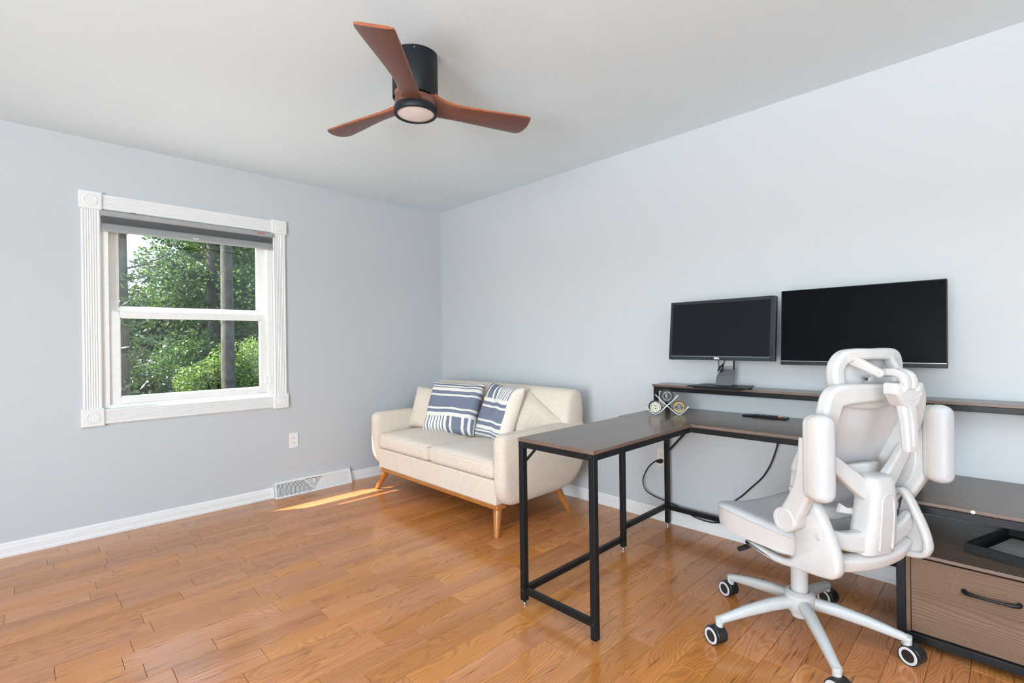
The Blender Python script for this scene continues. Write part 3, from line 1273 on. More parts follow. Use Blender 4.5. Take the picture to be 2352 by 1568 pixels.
for (tx, ty), (fx, fy) in (((-0.895, -0.475), (-0.925, -0.372)), ((-0.895, -1.765), (-0.930, -1.790)), ((-0.335, -1.75), (-0.268, -1.800)), ((-0.335, -0.48), (-0.268, -0.40))):
    bm = bmesh.new()
    tube(bm, [L3(tx - (fx - tx) * 0.15, ty - (fy - ty) * 0.15, 0.189), L3(tx, ty, 0.165), L3(tx + (fx - tx) * 0.12, ty + (fy - ty) * 0.12, 0.145), L3(fx, fy, 0.004), L3(fx, fy, 0.0)], [0.028, 0.028, 0.028, 0.0175, 0.0165], 20)
    for v in bm.verts:
        if v.co.z < 0.003:
            v.co.z = 0.0
    finish('leg', bm, 'sofa_wood', sofa, smooth=True)


# ------------------------------------------------------------------ pillows
def pillow(label, w, h, t, mat, mid_bottom, mid_top, right_dir, roll=0.0, seed=1, group=None, plump=0.5, uvflip=False, uvmirror=False):
    """square cushion: right_dir = horizontal direction of its bottom edge as seen from the front"""
    bm = bmesh.new()
    N = 18
    uvl = bm.loops.layers.uv.new('weave')
    grid = {}
    for side in (1, -1):
        for i in range(N + 1):
            for j in range(N + 1):
                u, v = -1 + 2 * i / N, -1 + 2 * j / N
                edge = i in (0, N) or j in (0, N)
                if edge and side == -1:
                    grid[(side, i, j)] = grid[(1, i, j)]
                    continue
                f = ((1 - u ** 4) * (1 - v ** 4)) ** plump if not edge else 0
                pin = 0.055
                x = u * w / 2 * (1 - pin * (1 - v * v))
                z = v * h / 2 * (1 - pin * (1 - u * u))
                nz_ = noise.noise((u * 1.7 + seed * 3.1, v * 1.7, side * 2.0 + seed)) * 0.018 + noise.noise((u * 4 + seed, v * 4 + seed, side)) * 0.006
                yy = -side * (t / 2 * f + nz_ * f)
                x += noise.noise((v * 3, seed, 1.0)) * 0.006
                z += noise.noise((u * 3, seed, 5.0)) * 0.006
                grid[(side, i, j)] = bm.verts.new((x, yy, z))
    for side in (1, -1):
        for i in range(N):
            for j in range(N):
                q = [grid[(side, a, b)] for a, b in ((i, j), (i + 1, j), (i + 1, j + 1), (i, j + 1))]
                uv = [(a / N, b / N) for a, b in ((i, j), (i + 1, j), (i + 1, j + 1), (i, j + 1))]
                if side == -1:
                    q, uv = q[::-1], uv[::-1]
                fc = bm.faces.new(q)
                for lp, (a, b) in zip(fc.loops, uv):
                    if uvflip:
                        a, b = 1 - a, 1 - b
                    if uvmirror:
                        a = 1 - a
                    lp[uvl].uv = (a, b)
    o = finish('throw_pillow', bm, mat, None, smooth=True, sub=1, angle=180)
    mb, mt = Vector(mid_bottom), Vector(mid_top)
    za = (mt - mb).normalized()
    xa = Vector(right_dir).normalized()
    xa = (xa - za * xa.dot(za)).normalized()
    ya = za.cross(xa)
    R = Matrix((xa, ya, za)).transposed().to_4x4()
    o.matrix_world = Matrix.Translation((mb + mt) / 2) @ R @ Matrix.Rotation(roll, 4, 'Y')
    tag(o, label, 'pillow', group)
    return o


PG = 'throw pillows on the loveseat'
pillow('plain cream pillow tucked against the left arm of the sofa', 0.40, 0.36, 0.13, 'cushion_linen', (-0.590, -0.615, 0.462), (-0.49, -0.60, 0.775), (0.42, -0.9, 0), 0.03, 1, PG)
pillow('wide navy and cream striped pillow in the middle of the sofa', 0.50, 0.43, 0.15, 'striped_weave', (-0.630, -0.925, 0.462), (-0.475, -0.865, 0.845), (0.30, -0.95, 0), 0.045, 2, PG)
pillow('navy striped pillow with a cream edge, right of the wide striped one', 0.39, 0.43, 0.14, 'striped_weave_edge', (-0.585, -1.375, 0.456), (-0.43, -1.365, 0.855), (-0.06, -1.0, 0), 0.10, 3, PG, uvflip=True)
pillow('plain cream pillow slumped in the right corner of the sofa', 0.42, 0.36, 0.14, 'cushion_linen', (-0.455, -1.590, 0.440), (-0.340, -1.585, 0.730), (0.10, -1, 0), 0.52, 4, PG)

# ------------------------------------------------------------------ L-shaped desk
DT = 0.738
DO = Vector((-0.7, -2.9, 0))
desk = thing('corner_desk', 'L-shaped dark wood desk with black steel legs and raised monitor shelf', 'desk', DO)


def dbox(name, mat, x0, x1, y0, y1, z0, z1, bevel=0.0, parent=None):
    return boxo(name, mat, parent or desk, x0, x1, y0, y1, z0, z1, bevel, off=DO)


def board(name, x0, x1, y0, y1, z0, z1, along):
    """laminated board: top skin plus edge-banded core; grain along the given axis"""
    bm = bmesh.new()
    L, Wd = (x1 - x0, y1 - y0) if along == 'X' else (y1 - y0, x1 - x0)
    box(bm, -L / 2, L / 2, -Wd / 2, Wd / 2, 0, z1 - z0)
    me_o = finish(name, bm, 'desk_laminate', desk, bevel=0.0012)
    me_o.data.materials.append(M['desk_edge'])
    for p in me_o.data.polygons:
        if abs(p.normal.z) < 0.5:
            p.material_index = 1
    me_o.location = V((x0 + x1) / 2, (y0 + y1) / 2, z0) - DO
    if along == 'Y':
        me_o.rotation_euler = (0, 0, math.pi / 2)
    return me_o


YE = -4.30           # far right end of the desk, outside the frame
board('return_top', -1.366, -0.5485, -2.824, -2.414, DT - 0.015, DT, 'X')
board('main_top', -0.5475, -0.004, -3.638, -2.398, DT - 0.015, DT, 'Y')
board('monitor_shelf', -0.168, -0.004, YE, -2.392, 0.877, 0.8895, 'Y')
board('upper_cabinet_shelf', -0.556, -0.006, YE, -3.662, 0.540, 0.552, 'Y')
LG = 0.027


def post(x, y, z0, z1, s=LG, foot=True):
    p = dbox('leg', 'black_steel', x - s / 2, x + s / 2, y - s / 2, y + s / 2, z0, z1, 0.002)
    if foot:
        bm = bmesh.new()
        c = V(x, y, 0) - DO
        lathe(bm, [(0.004, z0), (0.004, 0.014), (0.0095, 0.012), (0.0105, 0.007), (0.0095, 0.001), (0.008, 0.0)], 14, c)
        finish('levelling_foot', bm, 'chrome', p, smooth=True)
    return p


FZ = DT - 0.015
post(-1.350, -2.4285, 0.020, FZ)
post(-1.350, -2.8095, 0.004, FZ)
post(-0.562, -2.4285, 0.020, FZ)
post(-0.062, -2.4285, 0.020, FZ)
post(-0.556, -3.650, 0.020, 0.540)
post(-0.060, -3.650, 0.020, 0.877, foot=False)


def rail(x0, x1, y0, y1, z0, z1, name='rail'):
    return dbox(name, 'black_steel', x0, x1, y0, y1, z0, z1, 0.0018)


# aprons under the tops
rail(-1.3365, -0.5755, -2.4400, -2.4170, FZ - 0.026, FZ, 'apron')
rail(-1.3365, -0.546, -2.8210, -2.7980, FZ - 0.026, FZ, 'apron')
rail(-1.3630, -1.3370, -2.7960, -2.4420, FZ - 0.026, FZ, 'apron')
rail(-0.5470, -0.5230, -3.636, -2.821, FZ - 0.026, FZ, 'apron')
rail(-0.0740, -0.0500, -3.636, -2.4420, FZ - 0.026, FZ, 'apron')
rail(-0.5480, -0.0760, -2.4400, -2.4170, FZ - 0.026, FZ, 'apron')
rail(-0.5230, -0.0740, -3.636, -3.613, FZ - 0.026, FZ, 'apron')
# low stretchers
rail(-1.3365, -0.5755, -2.4400, -2.4170, 0.052, 0.078)
rail(-1.3610, -1.3390, -2.7960, -2.4420, 0.052, 0.078)
rail(-0.5485, -0.0755, -2.4400, -2.4170, 0.113, 0.140)
rail(-0.0740, -0.0500, -3.6365, -2.4420, 0.104, 0.130)
# diagonal braces
for p0, p1 in (((-1.350, -2.440, 0.632), (-1.350, -2.508, 0.700)), ((-0.080, -2.440, 0.462), (-0.080, -2.648, 0.700))):
    bm = bmesh.new()
    tube(bm, [V(*p0) - DO, V(*p1) - DO], 0.0065, 8)
    finish('brace', bm, 'black_steel', desk, smooth=True)
# bolts of the return frame
for x, y, z in ((-1.3640, -2.4285, 0.712), (-1.3640, -2.8095, 0.712), (-1.364, -2.4285, 0.60), (-1.364, -2.4285, 0.066), (-1.364, -2.8095, 0.066)):
    bm = bmesh.new()
    lathe(bm, [(0.0062, 0.0006), (0.0062, -0.002), (0.004, -0.004), (0.001, -0.0045)], 12, V(x, y, z) - DO, 'X')
    finish('bolt', bm, 'black_steel', desk, smooth=True)
# bolts on the back stretcher
for y_ in (-2.60, -2.655, -2.70):
    bm = bmesh.new()
    lathe(bm, [(0.005, 0.0005), (0.005, -0.002), (0.002, -0.003)], 10, V(-0.0745, y_, 0.117) - DO, 'X')
    finish('bolt', bm, 'black_steel', desk, smooth=True)
# monitor shelf frame
rail(-0.1655, -0.1425, YE + 0.03, -2.4185, 0.852, 0.877, 'shelf_rail')
rail(-0.0290, -0.0060, YE + 0.03, -2.4185, 0.852, 0.877, 'shelf_rail')
rail(-0.1420, -0.0295, -2.4190, -2.3970, 0.852, 0.877, 'shelf_rail')
for x in (-0.154, -0.0175):
    dbox('shelf_post', 'black_steel', x - 0.0115, x + 0.0115, -2.4230, -2.4000, DT, 0.877, 0.0015)
# cabinet frame at the right end
rail(-0.5675, -0.5445, YE + 0.03, -3.6645, 0.513, 0.540, 'shelf_rail')
rail(-0.0720, -0.0480, YE + 0.03, -3.6645, 0.513, 0.540, 'shelf_rail')
rail(-0.5440, -0.0740, -3.6620, -3.6390, 0.513, 0.540, 'shelf_rail')
rail(-0.5675, -0.5445, YE + 0.03, -3.6645, 0.030, 0.060, 'base_rail')
rail(-0.5440, -0.0740, -3.6620, -3.6390, 0.030, 0.060, 'base_rail')
post(-0.556, YE + 0.015, 0.020, 0.540)
post(-0.060, YE + 0.015, 0.020, 0.877, foot=False)
board('cabinet_top', -0.566, -0.030, YE + 0.03, -3.664, 0.347, 0.3595, 'Y')
dbox('cabinet_side', 'drawer_oak', -0.5600, -0.035, -3.6775, -3.6645, 0.0605, 0.3465)
dbox('cabinet_back', 'desk_laminate', -0.036, -0.028, YE + 0.03, -3.678, 0.0605, 0.3465)
dbox('cabinet_bottom', 'desk_laminate', -0.5500, -0.037, YE + 0.03, -3.678, 0.0605, 0.072)
bm = bmesh.new()
dl = abs(YE + 0.034 - (-3.680))
box(bm, -dl / 2, dl / 2, -0.009, 0.009, -0.136, 0.136)
dr = finish('drawer_front', bm, 'drawer_oak', desk, bevel=0.0012)
dr.location = V(-0.5555, (YE + 0.034 - 3.680) / 2, 0.2045) - DO
dr.rotation_euler = (0, 0, math.pi / 2)
# bow handle on the drawer (drawer local: x along world y, -y... towards the room is local +y)
bm = bmesh.new()
hp = [(-0.068, 0.009, 0), (-0.066, 0.022, 0), (-0.055, 0.029, 0), (-0.03, 0.0335, 0), (0.0, 0.035, 0), (0.03, 0.0335, 0), (0.055, 0.029, 0), (0.066, 0.022, 0), (0.068, 0.009, 0)]
tube(bm, catmull([V(x, y_, z) for x, y_, z in hp], 4), lerp_list([0.0085, 0.0075, 0.0065, 0.0048, 0.0045, 0.0048, 0.0065, 0.0075, 0.0085], 4), 12)
hd = finish('drawer_handle', bm, 'black_steel', dr, smooth=True)
hd.location = (-(3.895 - (-(YE + 0.034 - 3.680) / 2)), 0, 0.060)
for q in hd.data.vertices:
    pass
bm = bmesh.new()
lathe(bm, [(0.0075, 0.3596), (0.0075, 0.3606), (0.002, 0.361)], 14, V(-0.317, -3.690, 0) - DO)
finish('cam_cap', bm, 'outlet_white', desk)
bm = bmesh.new()
lathe(bm, [(0.0062, -0.0006), (0.0062, 0.0), (0.0001, 0.0)], 16, V(-0.5565, -3.852, 0.546) - DO, 'X')
finish('white_sticker', bm, 'outlet_white', desk)
text_obj('sticker_number', '5', 0.009, 'grey_print', desk, V(-0.5573, -3.852, 0.546) - DO, axes_rot((0, -1, 0), (0, 0, 1), (-1, 0, 0)))

# power socket bar let into the desk top
ps = thing('desk_power_strip', 'black power socket bar with a red switch set into the desk top', 'power strip', (-0.083, -3.015, DT))
boxo('body', 'black_plastic', ps, -0.029, 0.029, -0.110, 0.110, 0.0, 0.007, 0.002)
for y_ in (0.045, 0.015, -0.015, -0.045):
    boxo('socket_cover', 'bezel_plastic', ps, -0.020, 0.020, y_ - 0.0125, y_ + 0.0125, 0.007, 0.0115, 0.0015)
for y_ in (0.078, 0.090):
    boxo('usb_port', 'slot_dark', ps, -0.008, 0.008, y_ - 0.003, y_ + 0.003, 0.007, 0.0077)
boxo('red_switch', 'red_led', ps, -0.009, 0.009, -0.078, -0.069, 0.007, 0.0105, 0.0015)


# ------------------------------------------------------------------ cables
wc = thing('wall_power_cord', 'black cord looping from the ivory outlet to the desk stretcher', 'power cord', (-0.02, -2.340, 0.385))
base = Vector((-0.02, -2.340, 0.385))
yz = [(-2.338, 0.383), (-2.318, 0.371), (-2.281, 0.335), (-2.249, 0.278), (-2.239, 0.233), (-2.257, 0.182), (-2.31, 0.156), (-2.387, 0.141), (-2.431, 0.133), (-2.489, 0.124), (-2.546, 0.102), (-2.601, 0.084), (-2.681, 0.078), (-2.753, 0.093), (-2.83, 0.125), (-2.90, 0.16)]
bm = bmesh.new()
tube(bm, catmull([V(-0.032 if i < 9 else -0.036, a, b) - base for i, (a, b) in enumerate(yz)], 6), 0.0040, 8)
finish('cord', bm, 'cable_rubber', wc, smooth=True)
bm = bmesh.new()
tube(bm, [V(-0.008, -2.362, 0.3845) - base, V(-0.020, -2.362, 0.3845) - base, V(-0.030, -2.358, 0.3845) - base, V(-0.034, -2.345, 0.3840) - base, V(-0.033, -2.334, 0.3815) - base], [0.0135, 0.0150, 0.0140, 0.0095, 0.006], 14)
finish('plug', bm, 'cable_rubber', wc, smooth=True)
dc = thing('desk_cable', 'black cord hanging from under the desk top behind the chair seat', 'power cord', (-0.083, -3.07, 0.722))
base = Vector(dc.location)
cp = [(-0.083, -3.07, 0.716), (-0.070, -3.072, 0.66), (-0.045, -3.065, 0.605), (-0.040, -3.049, 0.544), (-0.040, -3.022, 0.469), (-0.040, -2.981, 0.397), (-0.040, -2.923, 0.331), (-0.040, -2.875, 0.277), (-0.040, -2.81, 0.215), (-0.036, -2.79, 0.185)]
bm = bmesh.new()
tube(bm, catmull([Vector(p) - base for p in cp], 6), 0.0042, 8)
finish('cord', bm, 'cable_rubber', dc, smooth=True)
bm = bmesh.new()
tube(bm, [V(0, 0, 0), V(0, 0, -0.012), V(0.002, 0, -0.03)], [0.008, 0.007, 0.0048], 10)
finish('strain_relief', bm, 'cable_rubber', dc, smooth=True)


# ------------------------------------------------------------------ monitors
def monitor(label, bot, top, y0, y1, bez, foot):
    """screen plane leaning from (x,z) bot to top, spanning world y0 (left) .. y1 (right)"""
    xb, zb = bot
    xt, zt = top
    yc = (y0 + y1) / 2
    root = thing('computer_monitor', label, 'monitor', (foot['x'], yc, foot['z']))
    w = abs(y1 - y0)
    up_ = V(xt - xb, 0, zt - zb)
    h = up_.length
    up_.normalize()
    ra = V(0, -1, 0)
    nrm = ra.cross(up_)       # towards the room
    piv = bpy.data.objects.new('tmp', None)
    R = Matrix((ra, up_, nrm)).transposed().to_euler()
    loc = V(xb, yc, zb) + up_ * h / 2 - Vector(root.location)
    bpy.data.objects.remove(piv)

    def part(name, bm, mat, parent=root, **kw):
        o = finish(name, bm, mat, parent, **kw)
        if parent is root:
            o.location = loc
            o.rotation_euler = R
        return o
    bl, brt, bt, bb, dep = bez
    bm = bmesh.new()
    for a, b, c, d in ((-w / 2, -w / 2 + bl, -h / 2, h / 2), (w / 2 - brt, w / 2, -h / 2, h / 2), (-w / 2 + bl, w / 2 - brt, h / 2 - bt, h / 2), (-w / 2 + bl, w / 2 - brt, -h / 2, -h / 2 + bb)):
        box(bm, a, b, c, d, -dep, 0)
    bmesh.ops.remove_doubles(bm, verts=bm.verts, dist=1e-5)
    bz = part('bezel', bm, 'bezel_plastic' if bl > 0.006 else 'black_plastic', bevel=0.002)
    bm = bmesh.new()
    rounded_box(bm, w - 0.006, h - 0.006, 0.03, 0.012, n=5, center=(0, 0, -dep - 0.004))
    part('rear_shell', bm, 'black_plastic', smooth=True)
    bm = bmesh.new()
    box(bm, -w / 2 + bl, w / 2 - brt, -h / 2 + bb, h / 2 - bt, -0.012, -0.0022 if bl > 0.006 else -0.0008)
    part('screen', bm, 'screen_matte' if bl > 0.006 else 'screen_dark')
    bm = bmesh.new()
    box(bm, -w / 2 + bl, w / 2 - brt, -h / 2 + bb - 0.0030, -h / 2 + bb, -0.002, 0.0006)
    part('trim_line', bm, 'silver_line', bz)
    return root, bz, w, h, loc, R


m1, bz1, w1, h1, loc1, R1 = monitor('smaller black monitor on a grey stand, left one on the shelf', (-0.240, 1.049), (-0.200, 1.379), -2.543, -3.115, (0.017, 0.024, 0.017, 0.020, 0.028), dict(x=-0.15, z=0.8895))
text_obj('lettering', 'DELL', 0.0135, 'logo_white', bz1, (-0.005, -h1 / 2 + 0.009, 0.0003), (0, 0, 0), bold=0.0007)
bm = bmesh.new()
for i in range(6):
    box(bm, w1 / 2 - 0.019, w1 / 2 - 0.006, -h1 / 2 + 0.03 + i * 0.008, -h1 / 2 + 0.0355 + i * 0.008, 0, 0.0006)
finish('button', bm, 'black_plastic', bz1)
o1 = Vector(m1.location)
bm = bmesh.new()
poly = [(-0.262, -2.985), (-0.262, -2.662), (-0.075, -2.69), (-0.075, -2.957)]
ring_loft(bm, [[V(x, y_, 0.9045) - o1 for x, y_ in poly], [V(x, y_, 0.8975) - o1 for x, y_ in poly], ])
bs1 = finish('stand_base', bm, 'black_plastic', m1, bevel=0.0015)
boxo('base_pad', 'black_plastic', bs1, -0.245, -0.085, -2.95, -2.69, 0.8897, 0.8975, off=o1)
# bent neck plate with an opening
y0, y1 = -2.776, -2.868


def neck_strip(name, y_a, y_b, path, th=0.007, mat='stand_grey'):
    bm = bmesh.new()
    rings = []
    for x, z in path:
        rings.append([V(x, y_a, z) - o1, V(x, y_b, z) - o1, V(x + th, y_b, z) - o1, V(x + th, y_a, z) - o1])
    ring_loft(bm, rings)
    return finish(name, bm, mat, m1, bevel=0.001)


neck_strip('stand_neck', y0, y1, [(-0.152, 0.9047), (-0.112, 0.992)])
neck_strip('stand_neck_side', y0, y0 - 0.004, [(-0.112, 0.992), (-0.108, 1.16)], 0.012, 'stand_grey')
neck_strip('stand_neck_side', y1 + 0.008, y1, [(-0.112, 0.992), (-0.108, 1.16)], 0.012, 'bezel_plastic')
neck_strip('stand_neck_head', y0, y1, [(-0.110, 1.10), (-0.108, 1.27)], 0.012, 'stand_grey')
bm = bmesh.new()
box(bm, -0.200 - o1.x, -0.105 - o1.x, -2.87 - o1.y, -2.785 - o1.y, 1.175 - o1.z, 1.26 - o1.z)
finish('mount_block', bm, 'black_plastic', m1)

m2, bz2, w2, h2, loc2, R2 = monitor('larger thin-bezel black monitor at the right, behind the office chair headrest', (-0.240, 1.032), (-0.212, 1.398), -3.143, -3.768, (0.003, 0.003, 0.003, 0.020, 0.022), dict(x=-0.10, z=0.8895))
o2 = Vector(m2.location)
bm = bmesh.new()
box(bm, -0.125 - o2.x, -0.100 - o2.x, -3.545 - o2.y, -3.405 - o2.y, 0.905 - o2.z, 1.22 - o2.z)
finish('stand_neck', bm, 'black_plastic', m2, bevel=0.003)
bm = bmesh.new()
box(bm, -0.205 - o2.x, -0.105 - o2.x, -3.52 - o2.y, -3.43 - o2.y, 1.14 - o2.z, 1.22 - o2.z)
finish('mount_block', bm, 'black_plastic', m2)
bm = bmesh.new()
box(bm, -0.166 - o2.x, -0.030 - o2.x, -3.56 - o2.y, -3.39 - o2.y, 0.0002, 0.016)
finish('stand_base', bm, 'black_plastic', m2, bevel=0.004)

# loose mains plug dangling behind the smaller monitor
pc = thing('loose_power_plug', 'black three-prong plug dangling in front of the grey monitor stand', 'plug', (-0.165, -2.838, 1.05))
ob = Vector(pc.location)
bm = bmesh.new()
tube(bm, catmull([V(-0.15, -2.845, 1.12) - ob, V(-0.158, -2.842, 1.075) - ob, V(-0.165, -2.836, 1.038) - ob, V(-0.168, -2.831, 1.022) - ob], 4), 0.0042, 8)
finish('cord', bm, 'cable_rubber', pc, smooth=True)
pa, pb = V(-0.168, -2.831, 1.024), V(-0.178, -2.812, 0.984)
bm = bmesh.new()
tube(bm, [pa - ob, pa.lerp(pb, 0.25) - ob, pa.lerp(pb, 0.4) - ob, pb - ob], [0.0055, 0.0085, 0.0125, 0.0120], 10)
pg = finish('plug_body', bm, 'cable_rubber', pc, smooth=True)
dpr = (pb - pa).normalized()
for sx in ((0.006, 0.004, 0.0), (-0.006, -0.004, 0.0), (0.0, 0.003, -0.007)):
    bm = bmesh.new()
    tube(bm, [pb + V(*sx) - ob - dpr * 0.002, pb + V(*sx) + dpr * 0.017 - ob], 0.0019, 6)
    finish('prong', bm, 'brass', pg, smooth=True)

# ------------------------------------------------------------------ hockey-puck display
pA, pB = Vector((-0.358, -2.519, DT)), Vector((-0.281, -2.622, DT))
dirx = (pB - pA).normalized()
cen = (pA + pB) / 2 + V(0, 0, 0.0008)
rz = math.atan2(dirx.y, dirx.x)
# local frame: x along the stand (to the right), -y towards the viewer, z up
pst = thing('puck_stand', 'white crossed hockey-stick display stand on the desk corner', 'display stand', cen, rz)


def stick(sg):
    """one bent stick: blade at the bottom on side -sg, handle rising to +sg"""
    pts = [(-sg * 0.118, 0.045), (-sg * 0.094, 0.020), (-sg * 0.078, 0.0065), (-sg * 0.0645, 0.0018), (-sg * 0.050, 0.0055), (-sg * 0.034, 0.018), (0.0, 0.049), (sg * 0.050, 0.098), (sg * 0.062, 0.110)]
    path = catmull([V(x, 0, z) for x, z in pts], 5)
    bm = bmesh.new()
    sweep(bm, path, 0.0042, 0.027, (0, 1, 0), n=8, p=6)
    return bm


for sg in (1, -1):
    finish('stick', stick(sg), 'acrylic_white', pst, smooth=True)


def puck(label, lx, lz, face, deco):
    t_ = thing('hockey_puck', label, 'hockey puck', pst.matrix_basis @ V(lx, 0, lz) if False else cen + dirx * lx + V(0, 0, lz), rz, 'hockey pucks on the stand')
    bm = bmesh.new()
    prof = [(0.0005, -0.0127), (0.0350, -0.0127), (0.0368, -0.0105), (0.0365, -0.006), (0.0368, 0.0), (0.0365, 0.006), (0.0368, 0.0105), (0.0350, 0.0127), (0.0005, 0.0127)]
    lathe(bm, prof, 40, axis='Y')
    body = finish('rubber_disc', bm, face, t_, smooth=True)
    deco(t_)
    return t_


def disc(t_, name, mat, r, lift, r0=0.0, n=36, a0=0, a1=360, cx_=0, cz_=0):
    bm = bmesh.new()
    yy = -0.0127 - lift
    full = a1 - a0 >= 360
    m = n if full else max(3, int(n * (a1 - a0) / 360) + 2)
    out = []
    inn = []
    for i in range(m if full else m + 1):
        a = math.radians(a0 + (a1 - a0) * i / m)
        out.append((cx_ + r * math.cos(a), cz_ + r * math.sin(a)))
        inn.append((cx_ + r0 * math.cos(a), cz_ + r0 * math.sin(a)))
    if r0 == 0 and full:
        ring_loft(bm, [[V(x, yy, z) for x, z in out], [V(x, yy + 0.0004, z) for x, z in out]])
    else:
        k_ = len(out)
        va = [bm.verts.new((x, yy, z)) for x, z in out]
        vb = [bm.verts.new((x, yy, z)) for x, z in inn]
        for i in range(k_ if full else k_ - 1):
            j = (i + 1) % k_
            bm.faces.new((va[i], va[j], vb[j], vb[i]))
    return finish(name, bm, mat, t_)


def polyplate(t_, name, mat, poly, lift):
    bm = bmesh.new()
    yy = -0.0127 - lift
    ring_loft(bm, [[V(x, yy, z) for x, z in poly], [V(x, yy + 0.0003, z) for x, z in poly]])
    return finish(name, bm, mat, t_)


def marks(t_, name, mat, r, a0, a1, cnt, wdt, hgt, lift, jit=0.3, gaps=()):
    bm = bmesh.new()
    yy = -0.0127 - lift
    rg = random.Random(cnt)
    for i in range(cnt):
        if i in gaps:
            continue
        a = math.radians(a0 + (a1 - a0) * i / max(1, cnt - 1))
        c_, s_ = math.cos(a), math.sin(a)
        ww = wdt * rg.uniform(1 - jit, 1 + jit) / 2
        h_ = hgt * rg.uniform(1 - jit * 0.6, 1) / 2
        q = []
        for du, dr_ in ((-ww, -h_), (ww, -h_), (ww, h_), (-ww, h_)):
            q.append(bm.verts.new((c_ * (r + dr_) - s_ * du, yy, s_ * (r + dr_) + c_ * du)))
        bm.faces.new(q)
    return finish(name, bm, mat, t_)


def deco_cream(t_):
    disc(t_, 'printed_disc', 'puck_cream', 0.0305, 0.0004)
    marks(t_, 'ring_lettering', 'print_brown', 0.0240, 245, -75, 22, 0.0032, 0.0048, 0.0008, 0.35, gaps=(7, 10, 14))
    disc(t_, 'emblem_glow', 'print_peach', 0.0125, 0.0007, r0=0.0095, a0=180, a1=360)
    polyplate(t_, 'emblem_bar', 'print_navy', [(-0.010, 0.0055), (-0.010, 0.0090), (-0.002, 0.0088), (0.0, 0.0115), (0.002, 0.0088), (0.010, 0.0080), (0.009, 0.0048), (0.0, 0.0058)], 0.0009)
    polyplate(t_, 'emblem_shield', 'print_teal', [(-0.0075, -0.0060), (0.0, -0.0035), (0.0075, -0.0060), (0.0, -0.0120)], 0.0009)


def deco_knight(t_):
    marks(t_, 'upper_lettering', 'print_grey', 0.0232, 152, 95, 11, 0.0026, 0.0046, 0.0006, 0.15)
    marks(t_, 'upper_lettering', 'print_grey', 0.0232, 86, 26, 12, 0.0026, 0.0046, 0.0006, 0.15)
    marks(t_, 'lower_lettering', 'print_grey', 0.0232, 206, 332, 22, 0.0026, 0.0042, 0.0006, 0.15, gaps=(11, 18))
    for a in (168, 180, 192, -12, 0, 12):
        r_, q = math.radians(a), []
        cx_, cz_ = 0.0235 * math.cos(r_), 0.0235 * math.sin(r_)
        for i in range(10):
            b = math.pi / 2 + math.pi * i / 5
            rr = 0.0022 if i % 2 == 0 else 0.001
            q.append((cx_ + rr * math.cos(b), cz_ + rr * math.sin(b)))
        polyplate(t_, 'star', 'logo_white', q, 0.0007)
    sh_o = [(-0.012, 0.0125), (-0.012, 0.0), (-0.008, -0.008), (0.0, -0.016), (0.0, -0.0135), (-0.0065, -0.007), (-0.0098, 0.0), (-0.0098, 0.0105), (0.0, 0.0125), (0.0, 0.0145)]
    polyplate(t_, 'shield_outline', 'print_grey', sh_o, 0.0007)
    polyplate(t_, 'shield_outline', 'stand_grey', [(-x, z) for x, z in sh_o], 0.0007)
    polyplate(t_, 'helmet_emblem', 'print_grey', [(-0.0065, 0.005), (-0.003, 0.0095), (0.0, 0.0105), (0.0, -0.010), (-0.005, -0.004)], 0.0007)


def deco_h(t_):
    disc(t_, 'dark_rim', 'print_navy', 0.0345, 0.0003)
    disc(t_, 'yellow_ring', 'print_yellow', 0.0305, 0.0005, r0=0.0215)
    disc(t_, 'camo_disc', 'print_camo', 0.0213, 0.0006)
    for a0, a1 in ((160, 200), (-20, 20)):
        disc(t_, 'blue_panel', 'print_blue', 0.0282, 0.0008, r0=0.0245, a0=a0, a1=a1)
    marks(t_, 'upper_lettering', 'print_grey', 0.0262, 140, 40, 20, 0.0020, 0.0042, 0.0008, 0.2, gaps=(10,))
    marks(t_, 'lower_lettering', 'print_grey', 0.0262, 220, 320, 20, 0.0020, 0.0040, 0.0008, 0.2, gaps=(9,))
    hw, st_, se, hz, th = 0.0085, 0.0042, 0.0088, 0.0125, 0.0022
    for gi, (mat, g, lf) in enumerate((('puck_cream', 0.0012, 0.0008), ('print_blue', 0.0, 0.0011))):
        for sx in (-1, 1):
            cxl = sx * 0.0072
            polyplate(t_, 'letter_outline' if gi == 0 else 'letter_h_stem', mat, [(cxl - st_ / 2 - g, -hz - g), (cxl + st_ / 2 + g, -hz - g), (cxl + st_ / 2 + g, hz + g), (cxl - st_ / 2 - g, hz + g)], lf)
            for sz in (-1, 1):
                z0_ = sz * hz
                polyplate(t_, 'letter_outline' if gi == 0 else 'letter_h_serif', mat, [(cxl - se / 2 - g, z0_ - th * (sz > 0) - g), (cxl + se / 2 + g, z0_ - th * (sz > 0) - g), (cxl + se / 2 + g, z0_ + th * (sz < 0) + g), (cxl - se / 2 - g, z0_ + th * (sz < 0) + g)], lf)
        polyplate(t_, 'letter_outline' if gi == 0 else 'letter_h_bar', mat, [(-0.007, -0.0013 - g), (0.007, -0.0013 - g), (0.007, 0.0013 + g), (-0.007, 0.0013 + g)], lf)
    marks(t_, 'small_lettering', 'logo_white', 0.0175, 245, 295, 9, 0.0014, 0.0026, 0.0012, 0.2, gaps=(4,))


puck('black hockey puck with a cream printed face, left on the white stand', -0.0645, 0.0412, 'puck_rubber', deco_cream)
puck('black hockey puck with a shield print, top of the white stand', 0.0, 0.1045, 'puck_rubber', deco_knight)
puck('copper and navy hockey puck with a blue letter H, right on the stand', 0.0645, 0.0412, 'puck_copper', deco_h)

